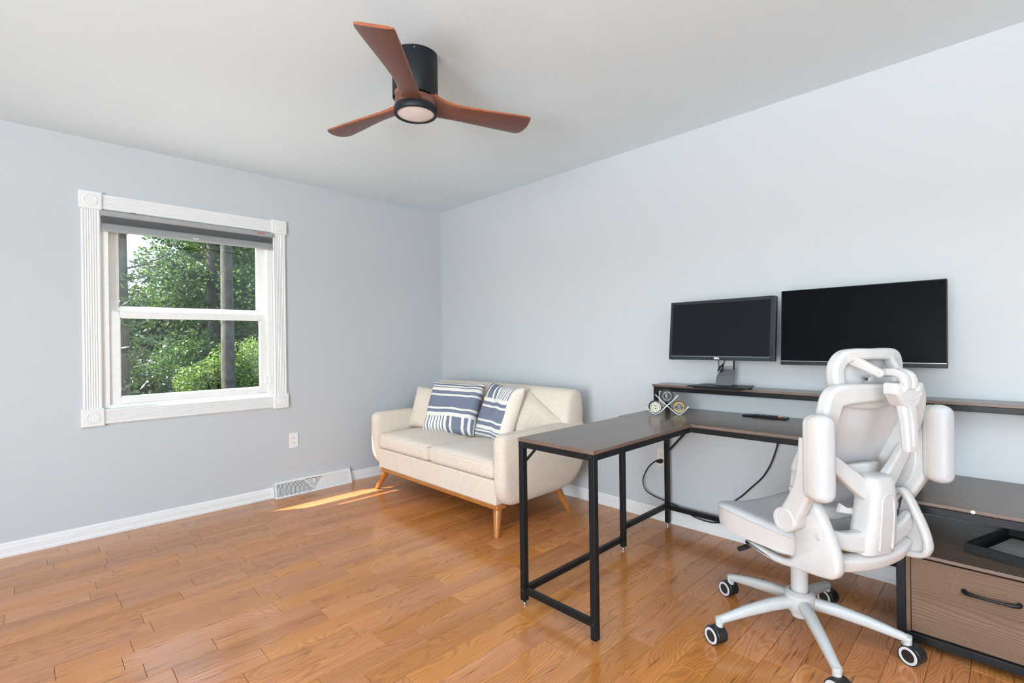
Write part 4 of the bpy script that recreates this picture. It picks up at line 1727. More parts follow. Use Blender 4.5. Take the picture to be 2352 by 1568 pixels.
# ------------------------------------------------------------------ shadow-box frame on the cabinet
fo = Vector((-0.424, -3.823, 0.3597))
pf = thing('picture_frame', 'black shadow-box picture frame lying flat on the low cabinet', 'picture frame', fo, math.atan2(-0.105, 0.312) )
FL, FW, FH, FT = 0.335, 0.215, 0.034, 0.010
# local x: back-right edge direction, local -y: towards the right front
for nm, a in (('frame_side', (0, FL, -FT, 0)), ('frame_side', (0, FL, -FW, -FW + FT)), ('frame_side', (0, FT, -FW + FT, -FT)), ('frame_side', (FL - FT, FL, -FW + FT, -FT))):
    boxo(nm, 'frame_black', pf, a[0], a[1], a[2], a[3], 0.0, FH, 0.001)
boxo('backing_board', 'frame_black', pf, FT, FL - FT, -FW + FT, -FT, 0.001, 0.004)
boxo('picture_sheet', 'picture_paper', pf, FT + 0.03, FL - FT - 0.03, -FW + FT + 0.02, -FT - 0.02, 0.004, 0.005)

# ------------------------------------------------------------------ office chair
CC = Vector((-0.768, -3.362, 0))
CTH = math.radians(65)
chair = thing('office_chair', 'white mesh-back swivel office chair with headrest and flipped-up armrests', 'office chair', CC, CTH)
# local: x forward, y to the sitter's left, z up
bm = bmesh.new()
lathe(bm, [(0.030, 0.105), (0.044, 0.103), (0.050, 0.115), (0.055, 0.150), (0.054, 0.170), (0.044, 0.180), (0.036, 0.182), (0.034, 0.176)], 40)
finish('base_hub', bm, 'chair_plastic', chair, smooth=True)
bm = bmesh.new()
lathe(bm, [(0.026, 0.078), (0.030, 0.082), (0.030, 0.36), (0.028, 0.362)], 32)
finish('gas_lift', bm, 'chair_metal', chair, smooth=True)
for kk in range(5):
    a = math.radians(4.6 + 72 * kk)
    ca, sa = math.cos(a), math.sin(a)

    def rad(r, z, t=0.0):
        return V(ca * r - sa * t, sa * r + ca * t, z)
    bm = bmesh.new()
    sweep(bm, [rad(0.038, 0.138), rad(0.12, 0.131), rad(0.22, 0.113), rad(0.315, 0.090), rad(0.337, 0.084)], [0.044, 0.042, 0.037, 0.031, 0.030], [0.048, 0.046, 0.040, 0.030, 0.027], (0, 0, 1), rad_k=0.46)
    leg = finish('base_leg', bm, 'chair_metal', chair, smooth=True)
    bm = bmesh.new()
    tube(bm, [rad(0.331, 0.096), rad(0.331, 0.058)], [0.0150, 0.0135], 16)
    finish('leg_end', bm, 'chair_metal', leg, smooth=True)
    # caster: fixed heading for all five, axle towards the door side
    ax = math.radians(158) - CTH
    n_ = V(math.cos(ax), math.sin(ax), 0)
    t_ = V(-n_.y, n_.x, 0)
    c = rad(0.345, 0.033)
    fl = bpy.data.objects
    bm = bmesh.new()

    def disc_ring(bm, o0, o1, r0, r1, n=28):
        ring_loft(bm, [[c + n_ * o + (t_ * math.cos(2 * math.pi * j / n) + V(0, 0, 1) * math.sin(2 * math.pi * j / n)) * r for j in range(n)] for o, r in ((o0, r0), (o0, r1), (o1, r1), (o1, r0))])
    # hood between the wheels
    ring_loft(bm, [[c + n_ * o + V(0, 0, 1) * (r * math.sin(math.radians(d))) + t_ * (r * math.cos(math.radians(d))) for d in range(-20, 201, 10)] for o, r in ((-0.020, 0.0305), (-0.016, 0.0345), (0.016, 0.0345), (0.020, 0.0305))])
    ca_o = finish('caster', bm, 'caster_black', chair, smooth=True)
    for s in (-1, 1):
        bm = bmesh.new()
        disc_ring(bm, s * 0.010, s * 0.0265, 0.001, 0.033)
        wh = finish('wheel', bm, 'caster_black', ca_o, smooth=True)
        bm = bmesh.new()
        ring_loft(bm, [[c + n_ * (s * o) + (t_ * math.cos(2 * math.pi * j / 32) + V(0, 0, 1) * math.sin(2 * math.pi * j / 32)) * r for j in range(32)] for o, r in ((0.026, 0.0302), (0.0285, 0.0285), (0.0285, 0.0215), (0.026, 0.0205))], closed=True)
        finish('wheel_ring', bm, 'caster_ring', ca_o, smooth=True)

# seat mechanism
bm = bmesh.new()
box(bm, -0.10, 0.10, -0.085, 0.085, 0.345, 0.402)
finish('tilt_mechanism', bm, 'chair_plastic', chair, bevel=0.012, smooth=True)
bm = bmesh.new()
tube(bm, catmull([V(0.05, 0.06, 0.375), V(0.05, 0.16, 0.368), V(0.055, 0.205, 0.358), V(0.06, 0.24, 0.352)], 4), lerp_list([0.006, 0.006, 0.010, 0.009], 4), 10)
finish('height_lever', bm, 'caster_black', chair, smooth=True)


# seat cushion: side band and top
def seat_outline(n=56, grow=0.0):
    pts = []
    for i in range(n):
        a = 2 * math.pi * i / n
        p = 3.4
        ca, sa = math.cos(a), math.sin(a)
        kf = (abs(ca) ** p + abs(sa) ** p) ** (-1 / p)
        x, y_ = ca * kf, sa * kf
        xx = 0.012 + x * (0.232 + grow)
        wdt = 0.252 - 0.040 * (0.5 - 0.5 * x) ** 1.3 + grow
        pts.append((xx, y_ * wdt))
    return pts


def seat_z(x, y_):
    s = abs(y_) / 0.25
    f = (x + 0.22) / 0.46
    z = 0.462 + 0.040 * s ** 2.0 + 0.012 * f
    z -= 0.012 * max(0, (f - 0.82) / 0.18) ** 2
    return z


bm = bmesh.new()
rings = []
for gz, gr in ((0.0, -0.020), (0.008, -0.006), (0.03, 0.0), (1.0, 0.004)):
    ring = []
    for x, y_ in seat_outline(grow=gr):
        zt_ = seat_z(x, y_) - 0.026
        zb_ = 0.402 + 0.018 * max(0, (x - 0.0) / 0.25) ** 2
        ring.append(V(x, y_, zb_ + (zt_ - zb_) * gz))
    rings.append(ring)
ring_loft(bm, rings)
finish('seat_side', bm, 'seat_band', chair, smooth=True, angle=70)
bm = bmesh.new()
rings = []
for k_, dz in ((1.0, -0.030), (1.012, -0.024), (1.008, -0.017), (0.985, -0.009), (0.945, -0.003), (0.89, 0.001), (0.80, 0.003), (0.7, 0.004), (0.5, 0.004), (0.3, 0.004), (0.1, 0.004)):
    rings.append([V(0.012 + (x - 0.012) * k_, y_ * k_, seat_z(0.012 + (x - 0.012) * k_, y_ * k_) + dz) for x, y_ in seat_outline(grow=0.003)])
ring_loft(bm, rings)
finish('seat_top', bm, 'chair_fabric', chair, smooth=True, angle=80)

# side brackets sweeping from under the seat up to the armrest pivots
swoosh = [(0.040, 0.392), (0.0, 0.377), (-0.05, 0.368), (-0.11, 0.366), (-0.17, 0.374), (-0.23, 0.382), (-0.285, 0.390), (-0.318, 0.402), (-0.334, 0.432), (-0.330, 0.470),
          (-0.315, 0.515), (-0.298, 0.550), (-0.280, 0.585), (-0.262, 0.612), (-0.240, 0.624), (-0.215, 0.608), (-0.196, 0.575), (-0.182, 0.535), (-0.178, 0.495), (-0.180, 0.455), (-0.176, 0.425),
          (-0.158, 0.402), (-0.125, 0.390), (-0.07, 0.388), (-0.01, 0.394)]
sw = catmull([(a, b, 0) for a, b in swoosh], 4, closed=True)
scx = sum(p.x for p in sw) / len(sw)
scz = sum(p.y for p in sw) / len(sw)
for s in (1, -1):
    bm = bmesh.new()
    rings = []
    nrmls = []
    m_ = len(sw)
    for i in range(m_):
        t = sw[(i + 1) % m_] - sw[i - 1]
        t.normalize()
        nrmls.append(V(-t.y, t.x, 0))
    # outline runs clockwise or not: make normals point inwards
    area = sum(sw[i].x * sw[(i + 1) % m_].y - sw[(i + 1) % m_].x * sw[i].y for i in range(m_))
    sgn = 1 if area > 0 else -1
    inner = ((0.213, 0.030), (0.212, 0.022), (0.199, 0.019), (0.196, 0.015)) if s < 0 else ()
    for yy, ins in (*inner, (0.196, 0.004), (0.200, 0.0), (0.222, 0.0), (0.230, 0.003), (0.233, 0.009)):
        rings.append([V(p.x + nn.x * sgn * ins, s * yy, p.y + nn.y * sgn * ins) for p, nn in zip(sw, nrmls)])
    ring_loft(bm, rings)
    sb = finish('side_bracket', bm, 'chair_plastic', chair, smooth=True, angle=50)
    for px_, pz_ in ((-0.272, 0.520), (-0.245, 0.600)):
        bm = bmesh.new()
        lathe(bm, [(0.0115, 0.230), (0.0115, 0.2345), (0.010, 0.2355), (0.001, 0.2355)], 20, (px_, 0, pz_), 'Y')
        for v in bm.verts:
            v.co.y *= s
        finish('bolt_cap', bm, 'chair_plastic', sb, smooth=True)

# cross shell under the back joining both brackets
bm = bmesh.new()
sweep(bm, catmull([V(-0.25, 0.20, 0.43), V(-0.275, 0.12, 0.42), V(-0.285, 0.0, 0.415), V(-0.275, -0.12, 0.42), V(-0.25, -0.20, 0.43)], 5), 0.05, 0.05, (1, 0, 0.3), n=14)
finish('cross_shell', bm, 'seat_band', chair, smooth=True)

# armrests, flipped up beside the back
for s in (1, -1):
    bm = bmesh.new()
    lathe(bm, [(0.036, 0.205), (0.040, 0.210), (0.040, 0.268), (0.041, 0.272), (0.041, 0.288), (0.038, 0.292), (0.030, 0.292), (0.029, 0.289), (0.001, 0.289)], 36, (-0.190, 0, 0.556), 'Y')
    for v in bm.verts:
        v.co.y *= s
    pv = finish('armrest_pivot', bm, 'chair_plastic', chair, smooth=True)
    bm = bmesh.new()
    pth = catmull([V(-0.195, s * 0.262, 0.565), V(-0.228, s * 0.268, 0.618), V(-0.255, s * 0.273, 0.670), V(-0.272, s * 0.277, 0.720), V(-0.277, s * 0.279, 0.780), V(-0.274, s * 0.279, 0.845)], 5)
    sweep(bm, pth, lerp_list([0.072, 0.068, 0.066, 0.066, 0.056, 0.036], 5), lerp_list([0.046, 0.044, 0.042, 0.045, 0.050, 0.045], 5), (0, 1, 0), n=18, p=4)
    am = finish('arm_support', bm, 'chair_plastic', chair, smooth=True, weighted=True)
    bm = bmesh.new()
    hk = [(-0.205, 0.612), (-0.196, 0.640), (-0.194, 0.668), (-0.212, 0.658), (-0.222, 0.676), (-0.226, 0.705), (-0.240, 0.735), (-0.256, 0.758), (-0.270, 0.760), (-0.268, 0.70), (-0.250, 0.650), (-0.225, 0.612)]
    ring_loft(bm, [[V(a, s * yy, b) for a, b in hk] for yy in (0.245, 0.270)])
    finish('arm_fin', bm, 'chair_plastic', am, bevel=0.004, smooth=True)

    def stad(hw, z0, z1, n=10):
        pts = []
        for i in range(n + 1):
            a = math.pi * i / n
            pts.append((hw * math.cos(a), z1 - hw * 0.85 + hw * 0.85 * math.sin(a)))
        for i in range(n + 1):
            a = math.pi + math.pi * i / n
            pts.append((hw * math.cos(a), z0 + hw * 0.85 + hw * 0.85 * math.sin(a)))
        return pts
    bm = bmesh.new()
    rings = []
    for xx, ins in ((-0.284, 0.006), (-0.288, 0.001), (-0.298, 0.0)):
        rings.append([V(xx, s * 0.283 + y_ * (1 - ins * 20), 0.785 + (z - 0.785) * (1 - ins * 8)) for y_, z in stad(0.032, 0.655, 0.922)])
    ring_loft(bm, rings)
    pd = finish('armrest_plate', bm, 'chair_plastic', chair, smooth=True, angle=50)
    bm = bmesh.new()
    rings = []
    for xx, g, gz in ((-0.298, 0.95, 0.955), (-0.303, 1.0, 0.98), (-0.313, 1.015, 0.997), (-0.322, 1.015, 1.0), (-0.330, 1.0, 0.997)):
        rings.append([V(xx, s * 0.283 + y_ * g, 0.785 + (z - 0.785) * gz) for y_, z in stad(0.033, 0.652, 0.925)])
    ring_loft(bm, rings)
    finish('armrest_side', bm, 'pad_band', chair, smooth=True, angle=60)
    bm = bmesh.new()
    rings = []
    for xx, g, gz in ((-0.328, 1.0, 0.998), (-0.335, 0.99, 0.990), (-0.345, 0.94, 0.965), (-0.352, 0.82, 0.925), (-0.355, 0.62, 0.90), (-0.357, 0.35, 0.84), (-0.357, 0.1, 0.8)):
        rings.append([V(xx, s * 0.283 + y_ * g, 0.785 + (z - 0.785) * gz) for y_, z in stad(0.033, 0.652, 0.925)])
    ring_loft(bm, rings)
    finish('armrest_pad', bm, 'chair_fabric', chair, smooth=True, angle=80)

# back frame and mesh


def back_a(z):
    tab = [(0.55, -0.165), (0.62, -0.178), (0.72, -0.212), (0.80, -0.250), (0.86, -0.278), (0.93, -0.297), (1.0, -0.305)]
    if z <= tab[0][0]:
        return tab[0][1]
    for (z0, a0), (z1, a1) in zip(tab, tab[1:]):
        if z <= z1:
            return a0 + (a1 - a0) * (z - z0) / (z1 - z0)
    return tab[-1][1]


half = [(0.0, 0.980), (0.09, 0.980), (0.165, 0.977), (0.192, 0.966), (0.202, 0.938), (0.205, 0.89), (0.209, 0.83), (0.211, 0.77), (0.205, 0.70), (0.188, 0.63), (0.150, 0.575), (0.08, 0.552)]
loop = half + [(0.0, 0.548)] + [(-y_, z) for y_, z in half[::-1][:-1]]
lp = catmull([(0, y_, z) for y_, z in loop], 5, closed=True)
wid, dep = [], []
for p in lp:
    p.x = back_a(p.z) + 0.012 * (abs(p.y) / 0.2) ** 2 - 0.006
    side = min(1, abs(p.y) / 0.19)
    wid.append(0.056 + 0.016 * side if p.z > 0.7 else 0.045)
    dep.append(0.046 + 0.028 * max(0, min(1, (0.92 - p.z) / 0.2)))
bm = bmesh.new()
sweep(bm, lp, wid, dep, (1, 0, 0), n=24, p=7, closed=True)
finish('back_frame', bm, 'chair_plastic', chair, smooth=True, angle=60, weighted=True)
bm = bmesh.new()
NB, NZ = 14, 20
gr = {}
for i in range(NB + 1):
    for j in range(NZ + 1):
        z = 0.552 + (0.982 - 0.552) * j / NZ
        # width of the loop at this height
        hw = 0
        for (ya, za), (yb, zb_) in zip(half[2:], half[3:]):
            if zb_ <= z <= za:
                hw = ya + (yb - ya) * (za - z) / (za - zb_)
        if hw == 0:
            hw = 0.150 if z > 0.9 else 0.09
        y_ = hw * (-1 + 2 * i / NB)
        gr[(i, j)] = bm.verts.new((back_a(z) + 0.012 * (abs(y_) / 0.2) ** 2 + 0.016, y_, z))
for i in range(NB):
    for j in range(NZ):
        bm.faces.new((gr[(i, j)], gr[(i + 1, j)], gr[(i + 1, j + 1)], gr[(i, j + 1)]))
om = finish('back_mesh', bm, 'back_mesh', chair, smooth=True)
sm_ = om.modifiers.new('thickness', 'SOLIDIFY')
sm_.thickness = 0.002
for s in (1, -1):
    bm = bmesh.new()
    lathe(bm, [(0.006, 0.0), (0.006, -0.004), (0.002, -0.005)], 10, (-0.262, s * 0.178, 0.83), 'X')
    finish('frame_screw', bm, 'chrome', om)

# Y-shaped yoke with its spine
for s in (1, -1):
    bm = bmesh.new()
    pth = catmull([V(-0.285, s * 0.02, 0.640), V(-0.284, s * 0.06, 0.668), V(-0.277, s * 0.12, 0.714), V(-0.268, s * 0.172, 0.756), V(-0.262, s * 0.205, 0.786)], 5)
    sweep(bm, pth, lerp_list([0.070, 0.062, 0.056, 0.052, 0.046], 5), lerp_list([0.040, 0.034, 0.028, 0.026, 0.024], 5), (1, 0, 0), n=16, p=5)
    finish('yoke_arm', bm, 'chair_plastic', chair, smooth=True, weighted=True)
    bm = bmesh.new()
    pth = catmull([V(-0.280, s * 0.02, 0.486), V(-0.280, s * 0.07, 0.486), V(-0.275, s * 0.13, 0.494), V(-0.268, s * 0.18, 0.508), V(-0.262, s * 0.215, 0.520)], 5)
    sweep(bm, pth, lerp_list([0.085, 0.070, 0.058, 0.056, 0.060], 5), lerp_list([0.060, 0.050, 0.040, 0.034, 0.030], 5), (1, 0, 0), n=16, p=5)
    finish('yoke_foot', bm, 'chair_plastic', chair, smooth=True, weighted=True)
bm = bmesh.new()
rings = []
for z, hw, xb, xf in ((0.440, 0.060, -0.300, -0.235), (0.446, 0.070, -0.318, -0.230), (0.49, 0.069, -0.328, -0.235), (0.56, 0.062, -0.334, -0.245), (0.63, 0.056, -0.336, -0.250), (0.680, 0.052, -0.334, -0.252), (0.696, 0.049, -0.328, -0.254), (0.703, 0.042, -0.318, -0.258)):
    ring = []
    for j in range(24):
        a = 2 * math.pi * (j + 0.5) / 24
        p = 5.0
        ca, sa = math.cos(a), math.sin(a)
        kf = (abs(ca) ** p + abs(sa) ** p) ** (-1 / p)
        ring.append(V((xb + xf) / 2 + ca * kf * (xf - xb) / 2, sa * kf * hw, z))
    rings.append(ring)
ring_loft(bm, rings)
spn = finish('spine', bm, 'chair_plastic', chair, smooth=True, angle=50)
bm = bmesh.new()
arch = [(-0.030, 0.465), (-0.028, 0.60), (-0.022, 0.635), (0.0, 0.648), (0.022, 0.635), (0.028, 0.60), (0.030, 0.465)]
tube(bm, catmull([V(-0.3345 if z > 0.5 else -0.326, y_, z) for y_, z in arch], 5), 0.0035, 8)
finish('spine_panel_edge', bm, 'chair_plastic', spn, smooth=True)
# lumbar support between mesh and yoke
bm = bmesh.new()
sweep(bm, catmull([V(-0.205, 0.13, 0.690), V(-0.225, 0.09, 0.696), V(-0.240, 0.045, 0.702), V(-0.246, 0.0, 0.704), V(-0.240, -0.045, 0.702), V(-0.225, -0.09, 0.696), V(-0.205, -0.13, 0.690)], 5), 0.055, 0.024, (1, 0, 0), n=14, p=3.5)
finish('lumbar_support', bm, 'chair_plastic', chair, smooth=True)
for s in (1, -1):
    bm = bmesh.new()
    sweep(bm, [V(-0.250, s * 0.03, 0.572), V(-0.248, s * 0.075, 0.578), V(-0.245, s * 0.105, 0.590)], [0.026, 0.020, 0.030], 0.012, (1, 0, 0), n=12)
    finish('lumbar_lever', bm, 'chair_plastic', chair, smooth=True)

# headrest
hr = bpy.data.objects.new('headrest', None)
hhalf = [(0.0, 1.106), (0.070, 1.105), (0.116, 1.097), (0.138, 1.070), (0.141, 1.035), (0.128, 0.990), (0.103, 0.957), (0.06, 0.945)]
hl = hhalf + [(0.0, 0.940)] + [(-y_, z) for y_, z in hhalf[::-1][:-1]]


def head_a(y_, z):
    return -0.288 + 0.022 * (y_ / 0.15) ** 2 + 0.05 * (1.108 - z)


hp_ = catmull([(head_a(y_, z), y_, z) for y_, z in hl], 5, closed=True)
bm = bmesh.new()
sweep(bm, hp_, [0.036 + 0.010 * min(1, abs(p.y) / 0.14) for p in hp_], 0.042, (1, 0, 0), n=20, p=6, closed=True)
hf = finish('headrest_frame', bm, 'chair_plastic', chair, smooth=True, angle=60, weighted=True)
bm = bmesh.new()
ring_loft(bm, [[V(head_a(y_ * k_, 1.02 + (z - 1.02) * k_) + 0.012, y_ * k_, 1.02 + (z - 1.02) * k_) for y_, z in [(p.y, p.z) for p in hp_]] for k_ in (1.0, 0.75, 0.5, 0.25, 0.05)], cap=False)
hm = finish('headrest_mesh', bm, 'back_mesh', hf, smooth=True)
m_s = hm.modifiers.new('thickness', 'SOLIDIFY')
m_s.thickness = 0.002
for s in (1, -1):
    bm = bmesh.new()
    sweep(bm, catmull([V(-0.275, s * 0.100, 1.096), V(-0.300, s * 0.075, 1.078), V(-0.328, s * 0.050, 1.055), V(-0.340, s * 0.036, 1.045)], 4), lerp_list([0.036, 0.032, 0.028, 0.026], 4), lerp_list([0.020, 0.020, 0.022, 0.024], 4), (1, 0, 0.8), n=14)
    finish('headrest_strut', bm, 'chair_plastic', hf, smooth=True)
bm = bmesh.new()
lathe(bm, [(0.010, -0.052), (0.014, -0.048), (0.014, -0.034), (0.0125, -0.032), (0.0125, 0.032), (0.014, 0.034), (0.014, 0.048), (0.010, 0.052)], 20, (-0.342, 0, 1.046), 'Y')
finish('headrest_hinge', bm, 'chair_plastic', hf, smooth=True)
for s in (1, -1):
    bm = bmesh.new()
    sweep(bm, catmull([V(-0.340, s * 0.015, 1.048), V(-0.365, s * 0.016, 1.050), V(-0.388, s * 0.016, 1.044), V(-0.400, s * 0.016, 1.028), V(-0.402, s * 0.016, 1.0)], 5), 0.024, 0.028, (0, 1, 0), n=12)
    finish('headrest_bracket', bm, 'chair_plastic', hf, smooth=True)
# rounded clamp block with two caps and a curved lower edge
bm = bmesh.new()
front = [(-0.063, 1.012), (-0.058, 1.018), (0.058, 1.018), (0.063, 1.012), (0.063, 0.985), (0.050, 0.972), (0.038, 0.952), (0.021, 0.940), (0.0, 0.936), (-0.021, 0.940), (-0.038, 0.952), (-0.050, 0.972), (-0.063, 0.985)]
ring_loft(bm, [[V(xx, y_ * g, 0.98 + (z - 0.98) * g) for y_, z in front] for xx, g in ((-0.366, 1.0), (-0.397, 1.0), (-0.405, 0.97), (-0.408, 0.90))])
cl = finish('clamp_block', bm, 'chair_plastic', chair, smooth=True, angle=40)
for s in (1, -1):
    bm = bmesh.new()
    lathe(bm, [(0.0095, 0.0), (0.0095, -0.0035), (0.007, -0.006), (0.001, -0.0068)], 20, (-0.4065, s * 0.030, 1.000), 'X')
    finish('cap', bm, 'outlet_white', cl, smooth=True)
bm = bmesh.new()
tube(bm, catmull([V(-0.4068, y_, z) for y_, z in ((-0.050, 0.984), (-0.028, 0.970), (0.0, 0.965), (0.028, 0.970), (0.050, 0.984))], 5), 0.0026, 8)
finish('curved_ridge', bm, 'chair_plastic', cl, smooth=True)
bm = bmesh.new()
sweep(bm, [V(-0.390, 0, 0.955), V(-0.398, 0, 0.90), V(-0.402, 0, 0.815), V(-0.402, 0, 0.803)], [0.060, 0.056, 0.050, 0.044], [0.030, 0.028, 0.026, 0.020], (1, 0, 0), n=18, p=4)
stm = finish('headrest_stem', bm, 'chair_plastic', chair, smooth=True, weighted=True)
bm = bmesh.new()
sweep(bm, [V(-0.406, 0, 0.945), V(-0.4135, 0, 0.90), V(-0.4165, 0, 0.82)], 0.016, 0.006, (1, 0, 0), n=10)
finish('stem_rib', bm, 'chair_plastic', stm, smooth=True)
bpy.data.objects.remove(hr)

# ------------------------------------------------------------------ added uplighter, stands in for bounced flash
LP = (-3.6, -5.4)
ul = thing('added_uplighter', 'added torchiere-shaped uplighter, unseen ceiling-bounce fill behind the photographer', 'floor lamp', (LP[0], LP[1], 0))
bm = bmesh.new()
lathe(bm, [(0.14, 0.0), (0.14, 0.018), (0.02, 0.03), (0.012, 0.05)], 32)
finish('base', bm, 'black_steel', ul, smooth=True)
bm = bmesh.new()
lathe(bm, [(0.011, 0.04), (0.011, 1.66)], 16)
finish('pole', bm, 'black_steel', ul, smooth=True)
bm = bmesh.new()
lathe(bm, [(0.02, 1.64), (0.10, 1.66), (0.22, 1.72), (0.27, 1.78), (0.262, 1.785), (0.21, 1.735), (0.09, 1.68), (0.01, 1.67)], 36)
finish('lamp_bowl', bm, 'black_steel', ul, smooth=True)
al = bpy.data.lights.new('bounce_fill', 'AREA')
al.shape = 'DISK'
al.size = 0.42
al.energy = 290
al.color = (0.84, 0.93, 1.0)
alo = bpy.data.objects.new('bounce_fill', al)
COL.objects.link(alo)
alo.location = (LP[0], LP[1], 1.79)
alo.rotation_euler = (math.pi, 0, 0)

# ------------------------------------------------------------------ outdoors
GZ = -1.1
lawn = boxo('lawn', 'soil', None, -40, 45, T + 0.05, 70, GZ - 0.2, GZ)
lawn['kind'] = 'structure'
bounce_slab = boxo('bounce_slab', 'bounce_concrete', None, -9.0, 5.0, T + 0.06, 5.6, GZ, GZ + 0.03)  # unseen pale slab added to bounce sunlight up to the ceiling
bounce_slab['kind'] = 'structure'


def leaves(bm, rng_, centers, count, size, flat=0.0, needle=False):
    """small folded leaf blades around branch-tip centres (c, radius)"""
    for _ in range(count):
        c, r = rng_.choice(centers)
        while True:
            d = V(rng_.uniform(-1, 1), rng_.uniform(-1, 1), rng_.uniform(-1, 1))
            if 0.05 < d.length < 1:
                break
        p = Vector(c) + V(d.x * r[0], d.y * r[1], d.z * r[2])
        s = size * rng_.uniform(0.6, 1.35)
        a = V(rng_.gauss(0, 1), rng_.gauss(0, 1), rng_.gauss(0, 0.6)).normalized()
        b = a.cross(V(rng_.gauss(0, 1), rng_.gauss(0, 1), rng_.gauss(0, 1))).normalized()
        wd = 0.10 if needle else 0.33
        q = [bm.verts.new(p + a * (s * 0.5)), bm.verts.new(p + b * (s * wd)), bm.verts.new(p - a * (s * 0.5)), bm.verts.new(p - b * (s * wd))]
        bm.faces.new(q)


def tree(label, x, y_, h, tr_, crown, leafm, n, ls, seed, bark='bark_oak', blobs=26, crown_lo=0.3, name='tree', needle=False, lean=0.0, flatten=0.55):
    rg = random.Random(seed)
    t_ = thing(name, label, 'tree', (x, y_, GZ))
    bm = bmesh.new()
    tube(bm, catmull([V(0, 0, 0), V(lean * 0.3, 0, h * 0.33), V(lean * 0.6, 0.05, h * 0.66), V(lean, 0, h)], 4), lerp_list([tr_ * 1.25, tr_, tr_ * 0.75, tr_ * 0.2], 4), 12)
    centers = []
    trunk_o = finish('trunk', bm, bark, t_, smooth=True)
    bm = bmesh.new()
    for i in range(blobs):
        f = crown_lo + (1 - crown_lo) * (i + 0.5) / blobs
        a = rg.uniform(0, 2 * math.pi)
        rr = crown * rg.uniform(0.35, 1.0) * (1 - 0.55 * max(0, f - 0.5) / 0.5)
        tip = V(lean * f + rr * math.cos(a), rr * math.sin(a), h * f + rg.uniform(-0.1, 0.35))
        st_ = V(lean * f * 0.95, 0, h * f - 0.25 * rr)
        mid = st_.lerp(tip, 0.5) + V(0, 0, -0.08 * rr)
        tube(bm, [st_, mid, tip], [tr_ * 0.22, tr_ * 0.13, 0.01], 5)
        br_ = crown * rg.uniform(0.26, 0.46)
        centers.append((tip, (br_, br_, br_ * flatten)))
        centers.append((mid, (br_ * 0.8, br_ * 0.8, br_ * flatten * 0.8)))
    finish('branches', bm, bark, t_, smooth=True)
    bm = bmesh.new()
    leaves(bm, rg, centers, n, ls, needle=needle)
    fo_ = finish('foliage', bm, leafm, t_)
    fo_['kind'] = 'stuff'
    return t_


def shrub(label, x, y_, w_, h_, leafm, n, ls, seed, z0=0.0):
    rg = random.Random(seed)
    t_ = thing('shrub', label, 'shrub', (x, y_, GZ + z0))
    bm = bmesh.new()
    cs = []
    for i in range(10):
        a = rg.uniform(0, 6.28)
        r_ = w_ * rg.uniform(0.1, 0.7)
        tip = V(r_ * math.cos(a), r_ * math.sin(a), h_ * rg.uniform(0.35, 0.85))
        tube(bm, [V(0, 0, 0), tip * 0.5 + V(0, 0, 0.1), tip], [0.03, 0.02, 0.006], 5)
        cs.append((tip, (w_ * 0.42, w_ * 0.42, h_ * 0.28)))
    finish('stems', bm, 'bark_oak', t_, smooth=True)
    bm = bmesh.new()
    leaves(bm, rg, cs, n, ls)
    f_ = finish('foliage', bm, leafm, t_)
    f_['kind'] = 'stuff'


def at(px_, depth_y):
    """world x for an image column at outdoor distance y"""
    d = fwd + ex * ((px_ - 1176) / FPX)
    return CAM.x + d.x * (depth_y - CAM.y) / d.y


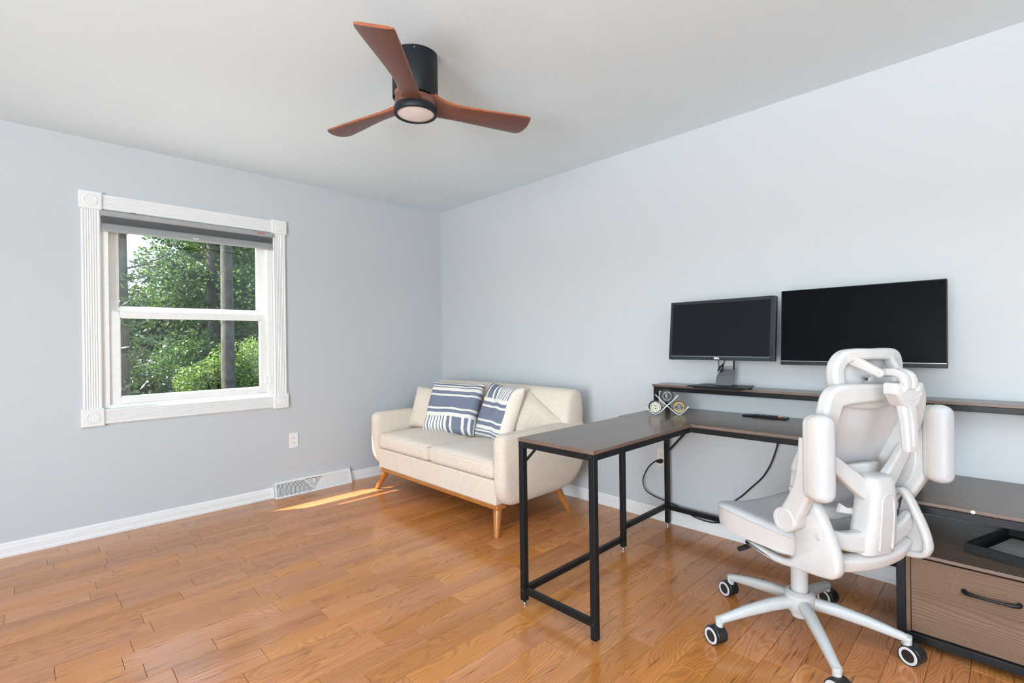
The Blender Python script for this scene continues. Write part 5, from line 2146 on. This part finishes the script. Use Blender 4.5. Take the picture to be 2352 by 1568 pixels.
tree('tall thin pine with a bare dark trunk at the left of the window view', at(281, 7.5), 7.5, 8.5, 0.10, 1.15, 'leaf_pine', 4200, 0.15, 3, 'bark_pine', 30, 0.16, 'pine_tree', True, flatten=0.28)
tree('thick grey-trunked oak at the right of the window view', at(523, 9.0), 9.0, 11.0, 0.135, 2.2, 'leaf_broad', 15400, 0.081, 5, 'bark_oak', 26, 0.46, 'oak_tree')
tree('broad leafy maple in the centre of the window view', at(490, 12.5), 12.5, 8.2, 0.16, 1.8, 'leaf_broad', 28600, 0.093, 8, 'bark_oak', 34, 0.22, 'maple_tree')
tree('shaded dark tree behind the pine at the left', at(330, 14.0), 14.0, 3.6, 0.15, 2.6, 'leaf_dark', 19800, 0.105, 12, 'bark_pine', 28, 0.10, 'shade_tree')
tree('leafy tree at the right edge of the window view', at(600, 13.5), 13.5, 8.5, 0.16, 2.8, 'leaf_broad', 22000, 0.093, 15, 'bark_oak', 30, 0.16, 'ash_tree')
tree('dark tree in the second row behind the oak', at(590, 18.5), 18.5, 9.5, 0.2, 3.2, 'leaf_dark', 16500, 0.173, 17, 'bark_oak', 30, 0.08, 'shade_tree')
tree('dark tree directly behind the maple in the second row', at(520, 19.5), 19.5, 7.0, 0.2, 2.5, 'leaf_dark', 16500, 0.173, 19, 'bark_oak', 30, 0.06, 'shade_tree')
tree('dark tree in the second row at the far right', at(640, 20.0), 20.0, 9.5, 0.2, 3.8, 'leaf_dark', 15000, 0.187, 23, 'bark_oak', 30, 0.06, 'shade_tree')
tree('lower tree in the second row at the far left', at(240, 19.0), 19.0, 4.0, 0.2, 3.2, 'leaf_dark', 12000, 0.173, 27, 'bark_oak', 28, 0.06, 'shade_tree')
tree('tallest tree closing the wood line in the middle distance', at(570, 27.0), 27.0, 10.0, 0.25, 5.0, 'leaf_broad', 18000, 0.245, 29, 'bark_oak', 34, 0.05, 'woodland_tree')
tree('woodland tree closing the view at the far left', at(270, 28.0), 28.0, 4.6, 0.25, 6.0, 'leaf_dark', 16500, 0.245, 31, 'bark_oak', 32, 0.04, 'woodland_tree')
tree('woodland tree closing the view at the far right', at(640, 28.0), 28.0, 11.0, 0.25, 6.0, 'leaf_broad', 16500, 0.245, 33, 'bark_oak', 32, 0.05, 'woodland_tree')
shrub('bright sunlit yellow-green bush low in the window view', at(478, 9.5), 9.5, 0.85, 1.9, 'leaf_shrub', 9900, 0.062, 41)
shrub('sunlit green bush beyond the lower right pane', at(572, 9.5), 9.5, 1.0, 2.3, 'leaf_shrub', 9900, 0.062, 43)
shrub('green bush in dappled light left of centre outdoors', at(385, 11.0), 11.0, 1.2, 2.5, 'leaf_broad', 9900, 0.074, 45)
shrub('dark low bush at the foot of the pine', at(310, 9.0), 9.0, 1.0, 1.7, 'leaf_dark', 9900, 0.068, 47)
shrub('dark bush between the pine and the bright bush', at(420, 14.5), 14.5, 1.8, 2.4, 'leaf_dark', 9900, 0.099, 49)
